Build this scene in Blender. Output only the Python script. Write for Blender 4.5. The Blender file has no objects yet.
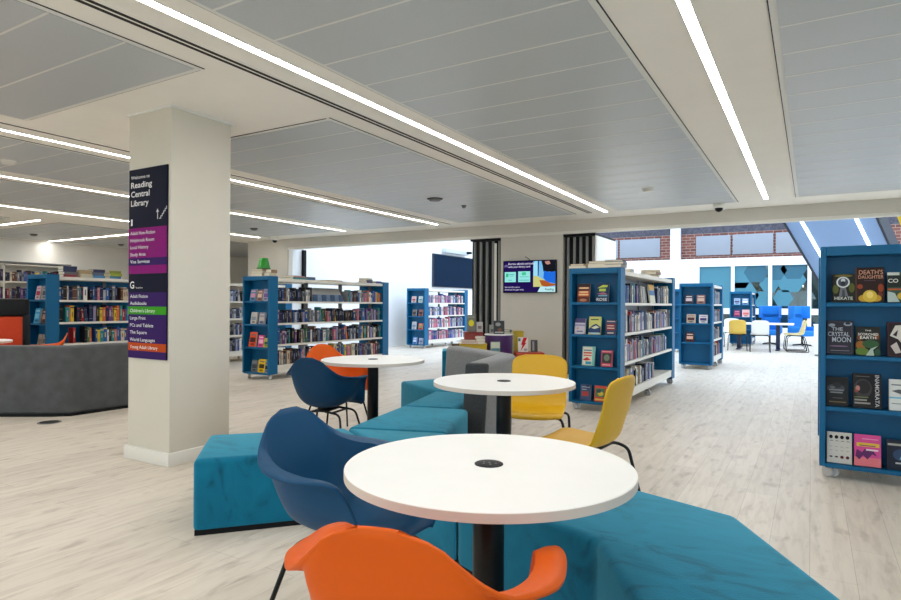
import bpy, bmesh, math, random
from mathutils import Vector, Matrix
PI = math.pi
C = bpy.context.scene.collection
SC = bpy.context.scene

# ------------------------------------------------------------------ materials
def lin(c):
    c /= 255.0
    return c / 12.92 if c <= 0.04045 else ((c + 0.055) / 1.055) ** 2.4
def rgb(r, g, b): return (lin(r), lin(g), lin(b), 1.0)
MATS = {}
def mat(name, col, rough=0.6, metal=0.0, spec=0.5, var=0.0, scale=20.0, bump=0.0, sheen=0.0, coat=0.0):
    if name in MATS: return MATS[name]
    m = bpy.data.materials.new(name); m.use_nodes = True
    nt = m.node_tree; b = nt.nodes['Principled BSDF']
    c = rgb(*col)
    b.inputs['Base Color'].default_value = c
    b.inputs['Roughness'].default_value = rough
    b.inputs['Metallic'].default_value = metal
    b.inputs['Specular IOR Level'].default_value = spec
    if sheen:
        b.inputs['Sheen Weight'].default_value = sheen
        b.inputs['Sheen Roughness'].default_value = 0.4
    if coat: b.inputs['Coat Weight'].default_value = coat
    if var or bump:
        tc = nt.nodes.new('ShaderNodeTexCoord'); n = nt.nodes.new('ShaderNodeTexNoise')
        n.inputs['Scale'].default_value = scale; n.inputs['Detail'].default_value = 4
        nt.links.new(tc.outputs['Object'], n.inputs['Vector'])
        if var:
            r = nt.nodes.new('ShaderNodeValToRGB')
            r.color_ramp.elements[0].position = 0.3; r.color_ramp.elements[1].position = 0.7
            r.color_ramp.elements[0].color = tuple(x * (1 - var) for x in c[:3]) + (1,)
            r.color_ramp.elements[1].color = tuple(min(1, x * (1 + var)) for x in c[:3]) + (1,)
            nt.links.new(n.outputs['Fac'], r.inputs['Fac'])
            nt.links.new(r.outputs['Color'], b.inputs['Base Color'])
        if bump:
            bp = nt.nodes.new('ShaderNodeBump'); bp.inputs['Strength'].default_value = bump
            bp.inputs['Distance'].default_value = 0.01
            nt.links.new(n.outputs['Fac'], bp.inputs['Height'])
            nt.links.new(bp.outputs['Normal'], b.inputs['Normal'])
    MATS[name] = m
    return m
def emit(name, col, strength):
    if name in MATS: return MATS[name]
    m = bpy.data.materials.new(name); m.use_nodes = True
    nt = m.node_tree; nt.nodes.clear()
    e = nt.nodes.new('ShaderNodeEmission'); o = nt.nodes.new('ShaderNodeOutputMaterial')
    e.inputs['Color'].default_value = rgb(*col); e.inputs['Strength'].default_value = strength
    nt.links.new(e.outputs[0], o.inputs[0]); MATS[name] = m
    return m
def floor_material():
    m = bpy.data.materials.new('bleached_plank_floor'); m.use_nodes = True
    nt = m.node_tree; N = nt.nodes; L = nt.links; b = N['Principled BSDF']
    tc = N.new('ShaderNodeTexCoord'); sp = N.new('ShaderNodeSeparateXYZ'); cb = N.new('ShaderNodeCombineXYZ')
    L.new(tc.outputs['Object'], sp.inputs[0]); L.new(sp.outputs['Y'], cb.inputs['X']); L.new(sp.outputs['X'], cb.inputs['Y'])
    br = N.new('ShaderNodeTexBrick'); L.new(cb.outputs[0], br.inputs['Vector'])
    br.inputs['Scale'].default_value = 1.0; br.inputs['Brick Width'].default_value = 1.22; br.inputs['Row Height'].default_value = 0.18
    br.inputs['Mortar Size'].default_value = 0.0012; br.inputs['Mortar Smooth'].default_value = 0.4; br.offset = 0.37
    br.inputs['Color1'].default_value = rgb(226, 216, 203); br.inputs['Color2'].default_value = rgb(216, 206, 193)
    br.inputs['Mortar'].default_value = rgb(176, 166, 155)
    mp = N.new('ShaderNodeMapping'); mp.inputs['Scale'].default_value = (1.6, 13.0, 1.0); L.new(cb.outputs[0], mp.inputs['Vector'])
    n1 = N.new('ShaderNodeTexNoise'); n1.inputs['Scale'].default_value = 1.6; n1.inputs['Detail'].default_value = 8; n1.inputs['Roughness'].default_value = 0.65
    n1.inputs['Distortion'].default_value = 0.6
    L.new(mp.outputs[0], n1.inputs['Vector'])
    r1 = N.new('ShaderNodeValToRGB'); r1.color_ramp.elements[0].position = 0.30; r1.color_ramp.elements[0].color = rgb(172, 160, 148)
    r1.color_ramp.elements[1].position = 0.56; r1.color_ramp.elements[1].color = (1, 1, 1, 1)
    L.new(n1.outputs['Fac'], r1.inputs['Fac'])
    mp2 = N.new('ShaderNodeMapping'); mp2.inputs['Scale'].default_value = (2.2, 6.0, 1.0); L.new(cb.outputs[0], mp2.inputs['Vector'])
    n2 = N.new('ShaderNodeTexNoise'); n2.inputs['Scale'].default_value = 1.8; n2.inputs['Detail'].default_value = 6
    L.new(mp2.outputs[0], n2.inputs['Vector'])
    r2 = N.new('ShaderNodeValToRGB'); r2.color_ramp.elements[0].position = 0.31; r2.color_ramp.elements[0].color = rgb(178, 170, 164)
    r2.color_ramp.elements[1].position = 0.43; r2.color_ramp.elements[1].color = (1, 1, 1, 1)
    L.new(n2.outputs['Fac'], r2.inputs['Fac'])
    m1 = N.new('ShaderNodeMix'); m1.data_type = 'RGBA'; m1.blend_type = 'MULTIPLY'; m1.inputs['Factor'].default_value = 0.32
    L.new(br.outputs['Color'], m1.inputs[6]); L.new(r1.outputs['Color'], m1.inputs[7])
    m2 = N.new('ShaderNodeMix'); m2.data_type = 'RGBA'; m2.blend_type = 'MULTIPLY'; m2.inputs['Factor'].default_value = 0.42
    L.new(m1.outputs[2], m2.inputs[6]); L.new(r2.outputs['Color'], m2.inputs[7])
    L.new(m2.outputs[2], b.inputs['Base Color'])
    b.inputs['Roughness'].default_value = 0.42; b.inputs['Specular IOR Level'].default_value = 0.4
    return m
def velvet_material():
    m = bpy.data.materials.new('teal_velvet'); m.use_nodes = True
    nt = m.node_tree; N = nt.nodes; L = nt.links; b = N['Principled BSDF']
    tc = N.new('ShaderNodeTexCoord')
    mp = N.new('ShaderNodeMapping'); mp.inputs['Scale'].default_value = (4.0, 9.0, 4.0); mp.inputs['Rotation'].default_value = (0, 0, 0.5)
    L.new(tc.outputs['Object'], mp.inputs['Vector'])
    n = N.new('ShaderNodeTexNoise'); n.inputs['Scale'].default_value = 1.0; n.inputs['Detail'].default_value = 5; n.inputs['Distortion'].default_value = 1.4
    L.new(mp.outputs[0], n.inputs['Vector'])
    r = N.new('ShaderNodeValToRGB'); e = r.color_ramp.elements
    e[0].position = 0.30; e[0].color = rgb(2, 70, 94); e[1].position = 0.44; e[1].color = rgb(5, 102, 132)
    x = r.color_ramp.elements.new(0.75); x.color = rgb(8, 114, 146)
    L.new(n.outputs['Fac'], r.inputs['Fac']); L.new(r.outputs['Color'], b.inputs['Base Color'])
    n2 = N.new('ShaderNodeTexNoise'); n2.inputs['Scale'].default_value = 160; L.new(tc.outputs['Object'], n2.inputs['Vector'])
    bp = N.new('ShaderNodeBump'); bp.inputs['Strength'].default_value = 0.25; bp.inputs['Distance'].default_value = 0.004
    L.new(n2.outputs['Fac'], bp.inputs['Height']); L.new(bp.outputs['Normal'], b.inputs['Normal'])
    b.inputs['Roughness'].default_value = 0.85; b.inputs['Specular IOR Level'].default_value = 0.2
    b.inputs['Sheen Weight'].default_value = 0.75; b.inputs['Sheen Roughness'].default_value = 0.45
    b.inputs['Sheen Tint'].default_value = rgb(128, 216, 240)
    return m
def brick_material():
    m = bpy.data.materials.new('red_brick'); m.use_nodes = True
    nt = m.node_tree; N = nt.nodes; L = nt.links; b = N['Principled BSDF']
    tc = N.new('ShaderNodeTexCoord'); sp = N.new('ShaderNodeSeparateXYZ'); cb = N.new('ShaderNodeCombineXYZ')
    L.new(tc.outputs['Object'], sp.inputs[0]); L.new(sp.outputs['X'], cb.inputs['X']); L.new(sp.outputs['Z'], cb.inputs['Y'])
    br = N.new('ShaderNodeTexBrick'); L.new(cb.outputs[0], br.inputs['Vector'])
    br.inputs['Scale'].default_value = 1.0; br.inputs['Brick Width'].default_value = 0.30; br.inputs['Row Height'].default_value = 0.11
    br.inputs['Mortar Size'].default_value = 0.012
    br.inputs['Color1'].default_value = rgb(128, 78, 68); br.inputs['Color2'].default_value = rgb(100, 58, 52); br.inputs['Mortar'].default_value = rgb(156, 136, 130)
    L.new(br.outputs['Color'], b.inputs['Base Color']); b.inputs['Roughness'].default_value = 0.85
    return m
def glass_material():
    m = bpy.data.materials.new('tinted_window_glass'); m.use_nodes = True
    nt = m.node_tree; N = nt.nodes; L = nt.links; N.clear()
    o = N.new('ShaderNodeOutputMaterial'); mx = N.new('ShaderNodeMixShader'); t = N.new('ShaderNodeBsdfTransparent'); g = N.new('ShaderNodeBsdfGlossy')
    t.inputs['Color'].default_value = rgb(175, 205, 212); g.inputs['Roughness'].default_value = 0.03; mx.inputs['Fac'].default_value = 0.1
    L.new(t.outputs[0], mx.inputs[1]); L.new(g.outputs[0], mx.inputs[2]); L.new(mx.outputs[0], o.inputs[0])
    return m

def clear_glass():
    m = bpy.data.materials.new('clear_window_glass'); m.use_nodes = True
    nt = m.node_tree; N = nt.nodes; L = nt.links; N.clear()
    o = N.new('ShaderNodeOutputMaterial'); mx = N.new('ShaderNodeMixShader'); t = N.new('ShaderNodeBsdfTransparent'); g = N.new('ShaderNodeBsdfGlossy')
    t.inputs['Color'].default_value = (0.95, 0.97, 0.96, 1); g.inputs['Roughness'].default_value = 0.02; mx.inputs['Fac'].default_value = 0.06
    L.new(t.outputs[0], mx.inputs[1]); L.new(g.outputs[0], mx.inputs[2]); L.new(mx.outputs[0], o.inputs[0]); return m
M_clear = clear_glass()
M_white = mat('matt_white_paint', (245, 242, 235), 0.75, var=0.015, scale=3)
M_col = mat('column_paint', (214, 208, 195), 0.7, var=0.015, scale=4)
M_wall = mat('warm_grey_wall_paint', (205, 201, 192), 0.75, var=0.015, scale=3)
M_annex = mat('cool_white_paint', (238, 242, 246), 0.8, var=0.01, scale=2)
M_trim = mat('gloss_white_trim', (228, 225, 217), 0.4)
M_panel = mat('perforated_grey_metal_panel', (190, 196, 200), 0.36, 0.0, var=0.02, scale=90)
M_seam = mat('panel_joint', (228, 228, 224), 0.5)
M_black = mat('black_plastic', (12, 13, 16), 0.5, spec=0.2)
M_slot = mat('black_slot', (22, 22, 22), 0.7)
M_blkmetal = mat('black_powder_coat', (9, 9, 11), 0.35, spec=0.3, var=0.1, scale=30)
M_floor = floor_material(); M_velvet = velvet_material(); M_brick = brick_material(); M_glass = glass_material()
M_laminate = mat('white_laminate', (246, 246, 245), 0.38, var=0.01, scale=8)
M_edge = mat('cream_edge_band', (214, 203, 192), 0.45, var=0.02, scale=10)
M_steel = mat('white_powder_steel', (226, 222, 212), 0.45, var=0.02, scale=12)
M_bluecase = mat('blue_lacquered_board', (0, 94, 140), 0.45, spec=0.35, var=0.04, scale=3)
M_grey = mat('grey_metal', (120, 121, 122), 0.4, 0.3, var=0.03, scale=20)
M_greyfab = mat('grey_wool', (126, 128, 130), 0.95, spec=0.15, var=0.12, scale=45, bump=0.2, sheen=0.25)
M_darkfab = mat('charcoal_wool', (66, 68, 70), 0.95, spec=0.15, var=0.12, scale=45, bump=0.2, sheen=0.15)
M_charcoal = mat('charcoal_felt', (84, 86, 88), 0.95, spec=0.1, var=0.14, scale=9, bump=0.1, sheen=0.2)
M_caster = mat('clear_grey_caster', (196, 198, 200), 0.25, spec=0.6)
M_page = mat('paper_edges', (226, 218, 200), 0.85, var=0.05, scale=200)
M_lamp = emit('led_diffuser', (255, 251, 244), 38.0)
M_lampcool = emit('led_diffuser_cool', (240, 247, 255), 10.0)

# ------------------------------------------------------------------ mesh builder
class MB:
    def __init__(s): s.bm = bmesh.new(); s.mi = 0
    def add(s, t):
        for f in t.faces: f.material_index = s.mi
        me = bpy.data.meshes.new('tmp'); t.to_mesh(me); t.free(); s.bm.from_mesh(me); bpy.data.meshes.remove(me)
        return s
    def m(s, i): s.mi = i; return s
    def box(s, x0, x1, y0, y1, z0, z1, bev=0.0, seg=2, mtx=None):
        t = bmesh.new(); bmesh.ops.create_cube(t, size=1)
        for v in t.verts: v.co = Vector(((x0 + x1) / 2 + v.co.x * (x1 - x0), (y0 + y1) / 2 + v.co.y * (y1 - y0), (z0 + z1) / 2 + v.co.z * (z1 - z0)))
        if bev: bmesh.ops.bevel(t, geom=t.edges[:], offset=bev, segments=seg, affect='EDGES', profile=0.5)
        if mtx is not None: bmesh.ops.transform(t, matrix=mtx, verts=t.verts)
        return s.add(t)
    def prism(s, pts, z0, z1, bev=0.0, seg=3, top=None, mtx=None):
        t = bmesh.new(); a = [t.verts.new((p[0], p[1], z0)) for p in pts]
        q = top or pts
        b = [t.verts.new((p[0], p[1], z1)) for p in q]; n = len(pts)
        t.faces.new(a[::-1]); t.faces.new(b)
        for i in range(n): t.faces.new((a[i], a[(i + 1) % n], b[(i + 1) % n], b[i]))
        bmesh.ops.recalc_face_normals(t, faces=t.faces)
        if bev: bmesh.ops.bevel(t, geom=t.edges[:], offset=bev, segments=seg, affect='EDGES', profile=0.5)
        if mtx is not None: bmesh.ops.transform(t, matrix=mtx, verts=t.verts)
        return s.add(t)
    def lathe(s, prof, seg=48, c=(0, 0, 0), mtx=None):
        t = bmesh.new(); rings = []
        for r, z in prof:
            rings.append([t.verts.new((r * math.cos(2 * PI * i / seg), r * math.sin(2 * PI * i / seg), z)) for i in range(seg)])
        for a, b in zip(rings, rings[1:]):
            for i in range(seg): t.faces.new((a[i], a[(i + 1) % seg], b[(i + 1) % seg], b[i]))
        t.faces.new(rings[0][::-1]); t.faces.new(rings[-1])
        bmesh.ops.recalc_face_normals(t, faces=t.faces)
        if mtx is not None: bmesh.ops.transform(t, matrix=mtx, verts=t.verts)
        bmesh.ops.translate(t, vec=c, verts=t.verts)
        return s.add(t)
    def tube(s, pts, r, seg=10, rnd=0.0, n=5):
        P = [Vector(p) for p in pts]
        if rnd:
            Q = [P[0]]
            for a, b, c in zip(P, P[1:], P[2:]):
                d1 = (a - b); d2 = (c - b); k = min(rnd, d1.length * 0.45, d2.length * 0.45)
                p1 = b + d1.normalized() * k; p2 = b + d2.normalized() * k
                for i in range(n + 1):
                    u = i / n; Q.append(p1 * (1 - u) ** 2 + b * 2 * u * (1 - u) + p2 * u * u)
            Q.append(P[-1]); P = Q
        t = bmesh.new(); rings = []; up = None
        for i, p in enumerate(P):
            d = ((P[i + 1] - p) if i == 0 else (p - P[i - 1]) if i == len(P) - 1 else (P[i + 1] - P[i - 1])).normalized()
            if up is None:
                up = Vector((0, 0, 1)) if abs(d.z) < 0.9 else Vector((1, 0, 0))
            x = (up - d * up.dot(d)).normalized(); y = d.cross(x); up = x
            rings.append([t.verts.new(p + (x * math.cos(2 * PI * j / seg) + y * math.sin(2 * PI * j / seg)) * r) for j in range(seg)])
        for a, b in zip(rings, rings[1:]):
            for j in range(seg): t.faces.new((a[j], a[(j + 1) % seg], b[(j + 1) % seg], b[j]))
        t.faces.new(rings[0][::-1]); t.faces.new(rings[-1])
        bmesh.ops.recalc_face_normals(t, faces=t.faces)
        return s.add(t)
    def grid(s, rows):
        t = bmesh.new(); V = [[t.verts.new(p) for p in r] for r in rows]
        for a, b in zip(V, V[1:]):
            for i in range(len(a) - 1): t.faces.new((a[i], a[i + 1], b[i + 1], b[i]))
        return s.add(t)
    def face(s, pts):
        t = bmesh.new(); t.faces.new([t.verts.new(p) for p in pts]); return s.add(t)
    def mesh(s, me, mtx=None):
        t = bmesh.new(); t.from_mesh(me)
        if mtx is not None: bmesh.ops.transform(t, matrix=mtx, verts=t.verts)
        return s.add(t)
    def data(s, name, mats, ang=35):
        me = bpy.data.meshes.new(name); s.bm.to_mesh(me); s.bm.free()
        for m in (mats if isinstance(mats, (list, tuple)) else [mats]): me.materials.append(m)
        for p in me.polygons: p.use_smooth = True
        me.set_sharp_from_angle(angle=math.radians(ang))
        return me
    def build(s, name, mats, parent=None, ang=35):
        o = bpy.data.objects.new(name, s.data(name, mats, ang)); C.objects.link(o)
        if parent is not None: o.parent = parent
        return o
def tag(o, label, cat, group=None, kind=None):
    if label: o['label'] = label
    if cat: o['category'] = cat
    if group: o['group'] = group
    if kind: o['kind'] = kind
    return o
def struct(o): o['kind'] = 'structure'; return o
def thing(name, label, cat, loc=(0, 0, 0), rz=0.0, group=None):
    o = bpy.data.objects.new(name, None); o.empty_display_size = 0.1; C.objects.link(o)
    o.location = loc; o.rotation_euler = (0, 0, rz)
    return tag(o, label, cat, group)
def dup(root, loc, rz, label, group=None):
    r = root.copy(); C.objects.link(r); r.location = loc; r.rotation_euler = (0, 0, rz); r['label'] = label
    if group: r['group'] = group
    for ch in list(root.children):
        c = ch.copy(); C.objects.link(c); c.parent = r
        for g in list(ch.children):
            d = g.copy(); C.objects.link(d); d.parent = c
    return r
def face_dir(fx, fy): return math.atan2(fy, fx) - PI / 2
TEXT = {}
def text_mesh(s, thick=0.012):
    """flat lettering, lower left at the origin, cap height 1"""
    if s in TEXT: return TEXT[s]
    cu = bpy.data.curves.new('t', 'FONT'); cu.body = s; cu.size = 1.38; cu.offset = thick; cu.resolution_u = 3
    ob = bpy.data.objects.new('t', cu); C.objects.link(ob)
    dg = bpy.context.evaluated_depsgraph_get(); dg.update()
    me = bpy.data.meshes.new_from_object(ob.evaluated_get(dg))
    bpy.data.objects.remove(ob); bpy.data.curves.remove(cu)
    xs = [v.co.x for v in me.vertices]; w = (max(xs) - min(xs)) if xs else 1; x0 = min(xs) if xs else 0
    for v in me.vertices: v.co.x -= x0
    TEXT[s] = (me, w); return TEXT[s]

# ------------------------------------------------------------------ room shell
CEIL = 2.68; HEAD = 2.445; YW = 10.12
floor = struct(MB().box(-16.3, 8.2, -5, 26.6, -0.12, 0).build('floor', M_floor))
ceiling = struct(MB().box(-16.3, 6.2, -5, YW, CEIL, 2.95).box(-16.3, -11.65, YW, 14, CEIL, 2.95).build('ceiling', M_white))
struct(MB().box(-16.3, -16.1, -5, 14, 0, CEIL).build('wall_west', M_white))
b = MB().box(-16.3, 6.2, -5.15, -5, 0, 0.25).box(-16.3, 6.2, -5.15, -5, 2.45, 2.95)
for k in range(9): b.box(-16.3 + 2.775 * k, -16.0 + 2.775 * k, -5.15, -5, 0.25, 2.45)
struct(b.build('wall_south', M_white))
for k in range(8):  # invented windows behind the camera, added so daylight brightens the ceiling
    x0 = -16.0 + 2.775 * k; x1 = x0 + 2.475
    o = struct(MB().box(x0, x1, -5.12, -5.04, 0.25, 0.31).box(x0, x1, -5.12, -5.04, 2.39, 2.45).box(x0, x0 + 0.06, -5.12, -5.04, 0.31, 2.39).box(x1 - 0.06, x1, -5.12, -5.04, 0.31, 2.39).box((x0 + x1) / 2 - 0.03, (x0 + x1) / 2 + 0.03, -5.12, -5.04, 0.31, 2.39).build('window_%d' % (k + 5), M_trim))
    MB().box(x0 + 0.06, x1 - 0.06, -5.085, -5.079, 0.31, 2.39).build('pane', M_clear, o)
struct(MB().box(6.0, 6.2, -5, YW, 0, 0.25).box(6.0, 6.2, -5, YW, 2.45, CEIL).box(6.0, 6.2, -5, -4.6, 0.25, 2.45).box(6.0, 6.2, 1.2, 1.8, 0.25, 2.45).box(6.0, 6.2, 9.0, YW, 0.25, 2.45).build('wall_east', M_white))
for k, (a, c_) in enumerate(((-4.6, 1.2), (1.8, 9.0))):  # unseen east windows, likewise added to let in more daylight
    b = MB().box(6.05, 6.13, a, c_, 0.25, 0.31).box(6.05, 6.13, a, c_, 2.39, 2.45)
    for j in range(5):
        y = a + 0.03 + (c_ - a - 0.06) * j / 4; b.box(6.05, 6.13, y - 0.03, y + 0.03, 0.31, 2.39)
    o = struct(b.build('window_%d' % (k + 13), M_trim))
    MB().box(6.087, 6.093, a + 0.06, c_ - 0.06, 0.31, 2.39).build('pane', M_clear, o)
struct(MB().box(-40, 40, -40, -5.15, -0.3, -0.02).box(6.2, 40, -5.15, 40, -0.3, -0.02).build('ground', mat('pale_paving', (206, 200, 190), 0.9, var=0.05, scale=1)))  # unseen pale ground, added to bounce daylight through the added windows
struct(MB().box(-16.3, -11.65, 14, 14.2, 0, 2.95).build('wall_bay', M_wall))
w = MB().box(-11.65, -10.33, YW, 10.5, 0, CEIL).box(-10.33, 6.2, YW, 10.24, HEAD, 3.0).box(-4.92, -3.73, YW, 11.4, 0, HEAD)
w.m(1).box(-11.65, -10.2, 10.5, 25, 0, 5.2).box(-10.33, -10.2, YW + 0.02, 10.5, 0, HEAD)
struct(w.build('wall_north', [M_wall, M_annex]))
struct(MB().box(8.0, 8.2, YW, 26, 0, 5.2).build('wall_atrium', M_annex))
struct(MB().box(6.2, 8.0, YW + 0.1, 10.5, 0, 5.2).build('wall_return', M_annex))
t = MB().box(-10.33, 6.0, YW - 0.012, YW + 0.06, HEAD - 0.004, HEAD + 0.045, 0.004)
struct(t.build('trim_1', M_trim))
struct(MB().box(-10.19, -10.12, 10.42, 10.5, 0, HEAD).build('trim_2', M_black))
# column with skirting
col = struct(MB().box(-4.61, -4.09, 2.83, 3.37, 0, CEIL, 0.004).build('column', M_col))
sk = MB().box(-4.632, -4.068, 2.808, 3.392, 0, 0.10, 0.004).build('skirting', M_trim, col)
struct(MB().box(-4.625, -4.075, 2.815, 3.385, CEIL - 0.012, CEIL).build('trim_3', M_seam))
# ceiling metal panel fields
def panel_field(x0, x1, y0, y1):
    b = MB()
    b.m(1).box(x0 - 0.035, x1 + 0.035, y0 - 0.035, y1 + 0.035, CEIL - 0.006, CEIL + 0.01)
    b.m(2)  # shadow line round each frame, painted in as a dark strip
    for a in ((x0 - 0.041, x0 - 0.035, y0 - 0.041, y1 + 0.041), (x1 + 0.035, x1 + 0.041, y0 - 0.041, y1 + 0.041)): b.box(*a, CEIL - 0.004, CEIL + 0.01)
    for a in ((x0, x1, y0 - 0.041, y0 - 0.035), (x0, x1, y1 + 0.035, y1 + 0.041)): b.box(*a, CEIL - 0.004, CEIL + 0.01)
    k = math.ceil((y0 - 0.0) / 0.4); ys = [y0] + [j * 0.4 for j in range(k, int(y1 / 0.4) + 1) if y0 + 0.05 < j * 0.4 < y1 - 0.05] + [y1]
    b.m(0)
    for a, c in zip(ys, ys[1:]): b.box(x0, x1, a + 0.004, c - 0.004, CEIL - 0.010, CEIL + 0.005)
    b.m(1)
    for a in ys[1:-1]: b.box(x0, x1, a - 0.007, a + 0.007, CEIL - 0.0112, CEIL)
    return struct(b.build('ceiling_panel', [M_panel, M_seam, M_slot], ceiling))
for f in ((-0.15, 5.6, -4.6, 9.34), (-2.56, -0.93, -4.6, 9.40), (-5.42, -3.31, -4.6, 2.45), (-5.42, -3.31, 3.68, 9.45),
          (-7.75, -6.2, -4.6, 9.45), (-10.25, -8.4, -4.6, 9.45), (-15.6, -12.1, -4.6, 5.2), (-15.8, -12.0, 6.05, 7.5), (-15.8, -12.0, 8.2, 13.4)):
    panel_field(*f)

# ------------------------------------------------------------------ ceiling fittings
def strip(x, y0, y1, label, wd=0.056, along='y', m=None):
    t = thing('linear_light', label, 'ceiling light', ((x, (y0 + y1) / 2, CEIL) if along == 'y' else ((y0 + y1) / 2, x, CEIL)), 0 if along == 'y' else PI / 2, 'linear ceiling lights')
    h = (y1 - y0) / 2; k = wd / 2
    MB().box(-k - 0.006, -k, -h, h, -0.006, -0.0003).box(k, k + 0.006, -h, h, -0.006, -0.0003).build('frame', M_trim, t)
    MB().box(-k, k, -h, h, -0.004, -0.0003).build('diffuser', M_lamp, t)
strip(-0.537, -4.6, 9.32, 'bright ceiling strip light over the walkway between bookcases')
strip(-2.775, -4.6, 9.46, 'bright ceiling strip light beside the double black air slot')
strip(-5.93, -4.6, 9.54, 'ceiling strip light behind the white column, beside a narrow dark slot', 0.046)
strip(-8.12, -4.6, 9.52, 'ceiling strip light second behind the column, with no slot beside it', 0.046)
strip(-10.63, -4.6, 9.56, 'ceiling strip light over the bookcase behind the grey sofa', 0.046)
strip(5.65, -16.0, -11.95, 'short cross strip light nearest the grey sofa', along='x')
strip(7.78, -16.0, -11.9, 'short cross strip light above the white wall shelving', along='x')
strip(10.6, -15.8, -11.9, 'short cross strip light deep in the far bay', along='x')
def slots(x, y0, y1, n, label):
    t = thing('linear_air_slot', label, 'air vent', (x, (y0 + y1) / 2, CEIL)); h = (y1 - y0) / 2
    w_ = 0.045 * n
    MB().box(-w_ / 2 - 0.012, w_ / 2 + 0.012, -h, h, -0.004, -0.0003).build('flange', M_white, t)
    for i in range(n):
        c = (i - (n - 1) / 2) * 0.045
        MB().box(c - 0.013, c + 0.013, -h, h, -0.0055, -0.0005).build('slot', M_slot, t)
slots(-3.035, -4.6, 9.48, 2, 'double black linear air slot beside the bright strip light')
slots(-5.70, -4.6, 9.6, 1, 'single dark air slot beside the strip light behind the column')
slots(-10.33, -4.6, 9.6, 1, 'single dark air slot beside the farthest long strip light')
def detector(x, y, label, dark=True, r=0.06):
    t = thing('smoke_detector', label, 'smoke detector', (x, y, CEIL))
    MB().lathe([(0.3 * r, -0.05), (0.8 * r, -0.045), (r, -0.03), (r, -0.016)], 24).build('body', M_grey if dark else M_trim, t)
    MB().lathe([(1.25 * r, -0.018), (1.3 * r, -0.012), (1.3 * r, 0.0)], 24).build('base', M_trim if not dark else M_black, t)
detector(-4.48, 7.13, 'dark round detector on the panels beyond the column', True, 0.085)
detector(-1.76, 7.80, 'pale round detector on the ceiling left of the walkway strip', False)
detector(-9.39, 8.30, 'small dark round detector above the long bookcase', True)
detector(-7.16, 3.09, 'pale round detector on the ceiling above the grey sofa', False)
detector(-14.5, 6.76, 'dark round detector on the ceiling near the white wall shelving', True)
detector(-15.0, 9.0, 'dark round detector in the ceiling corner left of the column', True)
detector(-4.42, 7.84, 'tiny sprinkler head next to the dark round detector', True, 0.03)
def dome(x, y, label):
    t = thing('dome_camera', label, 'camera', (x, y, CEIL))
    MB().lathe([(0.055, -0.075), (0.075, -0.06), (0.078, 0.0)], 24).build('housing', M_trim, t)
    MB().lathe([(0.012, -0.128), (0.034, -0.118), (0.05, -0.10), (0.055, -0.075)], 24).build('lens_dome', M_black, t)
dome(-1.14, 9.42, 'black and white dome camera hanging near the beam over the walkway')
dome(-10.26, 9.66, 'black and white dome camera near the left wall pier')

# ------------------------------------------------------------------ folding partitions either side of the TV wall
def partition(x0, x1, n, y0, y1, label):
    t = thing('folding_partition', label, 'folding wall', ((x0 + x1) / 2, y0, 0)); w_ = x1 - x0
    MB().box(-w_ / 2 + 0.02, w_ / 2 - 0.05, 0.045, y1 - y0 - 0.02, 0.01, HEAD - 0.05).build('gasket', M_black, t)
    p = w_ / n
    for i in range(n):
        a = -w_ / 2 + (i + 0.55) * p
        MB().box(a, a + p * 0.32, 0.0, y1 - y0, 0.02, HEAD - 0.06, 0.004).build('panel', mat('aluminium_edge', (126, 128, 128), 0.5, spec=0.25), t)
    MB().box(-w_ / 2, w_ / 2, 0.0, y1 - y0, HEAD - 0.045, HEAD - 0.005).build('track', M_black, t)
    return t
pl = partition(-5.57, -4.93, 5, 10.14, 11.3, 'black and grey folding wall stack left of the wall screen')
MB().box(0.19, 0.235, -0.006, 0.002, 0.5, HEAD - 0.1).build('pull_strip', M_trim, pl)
pr = partition(-3.72, -3.16, 5, 10.14, 11.35, 'black and grey folding wall stack right of the wall screen')
MB().box(0.275, 0.3, 0.01, 1.21, 0.02, HEAD - 0.05).build('end_panel', M_white, pr)

# ------------------------------------------------------------------ far atrium wall, windows, stair
YF = 25.0
struct(MB().box(-10.2, 8, YF, 25.2, 0, 0.35).box(-10.2, 8, YF, 25.2, 2.75, 3.0).box(-10.2, -3.8, YF, 25.2, 0.35, 2.75)
       .box(-10.2, 8, YF, 25.2, 4.3, 5.2).m(1).box(-10.2, 8, YF + 0.05, 25.2, 3.0, 4.3).m(2).box(-10.2, 8, YF + 0.04, 25.1, 3.97, 4.3)
       .m(0).box(0.9, 8, YF, 25.2, 0.35, 2.75).build('wall_far', [M_annex, M_brick, mat('blue_brick_soldier_course', (76, 76, 90), 0.8, var=0.4, scale=14)]))
struct(MB().box(-4.72, -4.38, 24.7, 25.0, 0, 5.2).build('pilaster_wall', M_annex))
struct(MB().box(-10, 7.9, 26.4, 26.6, 0, 3.2).build('wall_beyond', mat('dim_brown_room', (150, 138, 120), 0.9, var=0.1, scale=1)))
M_gpan = mat('pale_grey_cladding', (148, 155, 168), 0.6, spec=0.2, var=0.01, scale=3)
for a, b_ in ((-10.0, -8.55), (-8.45, -7.0), (-6.95, -6.73)): pass
for i, (a, b_) in enumerate(((-9.6, -8.3), (-8.24, -6.84), (-6.76, -5.17), (-3.83, -2.62), (-2.54, -1.2), (-1.12, 0.25), (0.33, 1.7))):
    tag(MB().box(a, b_, YF - 0.005, YF + 0.045, 3.13, 3.87, 0.006).build('cladding_panel', M_gpan),
        'pale grey cladding panel, %s along the brick band' % ['first', 'second', 'third', 'fourth', 'fifth', 'sixth', 'seventh'][i], 'panel', 'grey panels on the brick band')
M_frost = mat('frosted_film', (68, 130, 152), 0.5)
M_frost2 = mat('frosted_film_dark', (44, 100, 124), 0.5)
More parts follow.
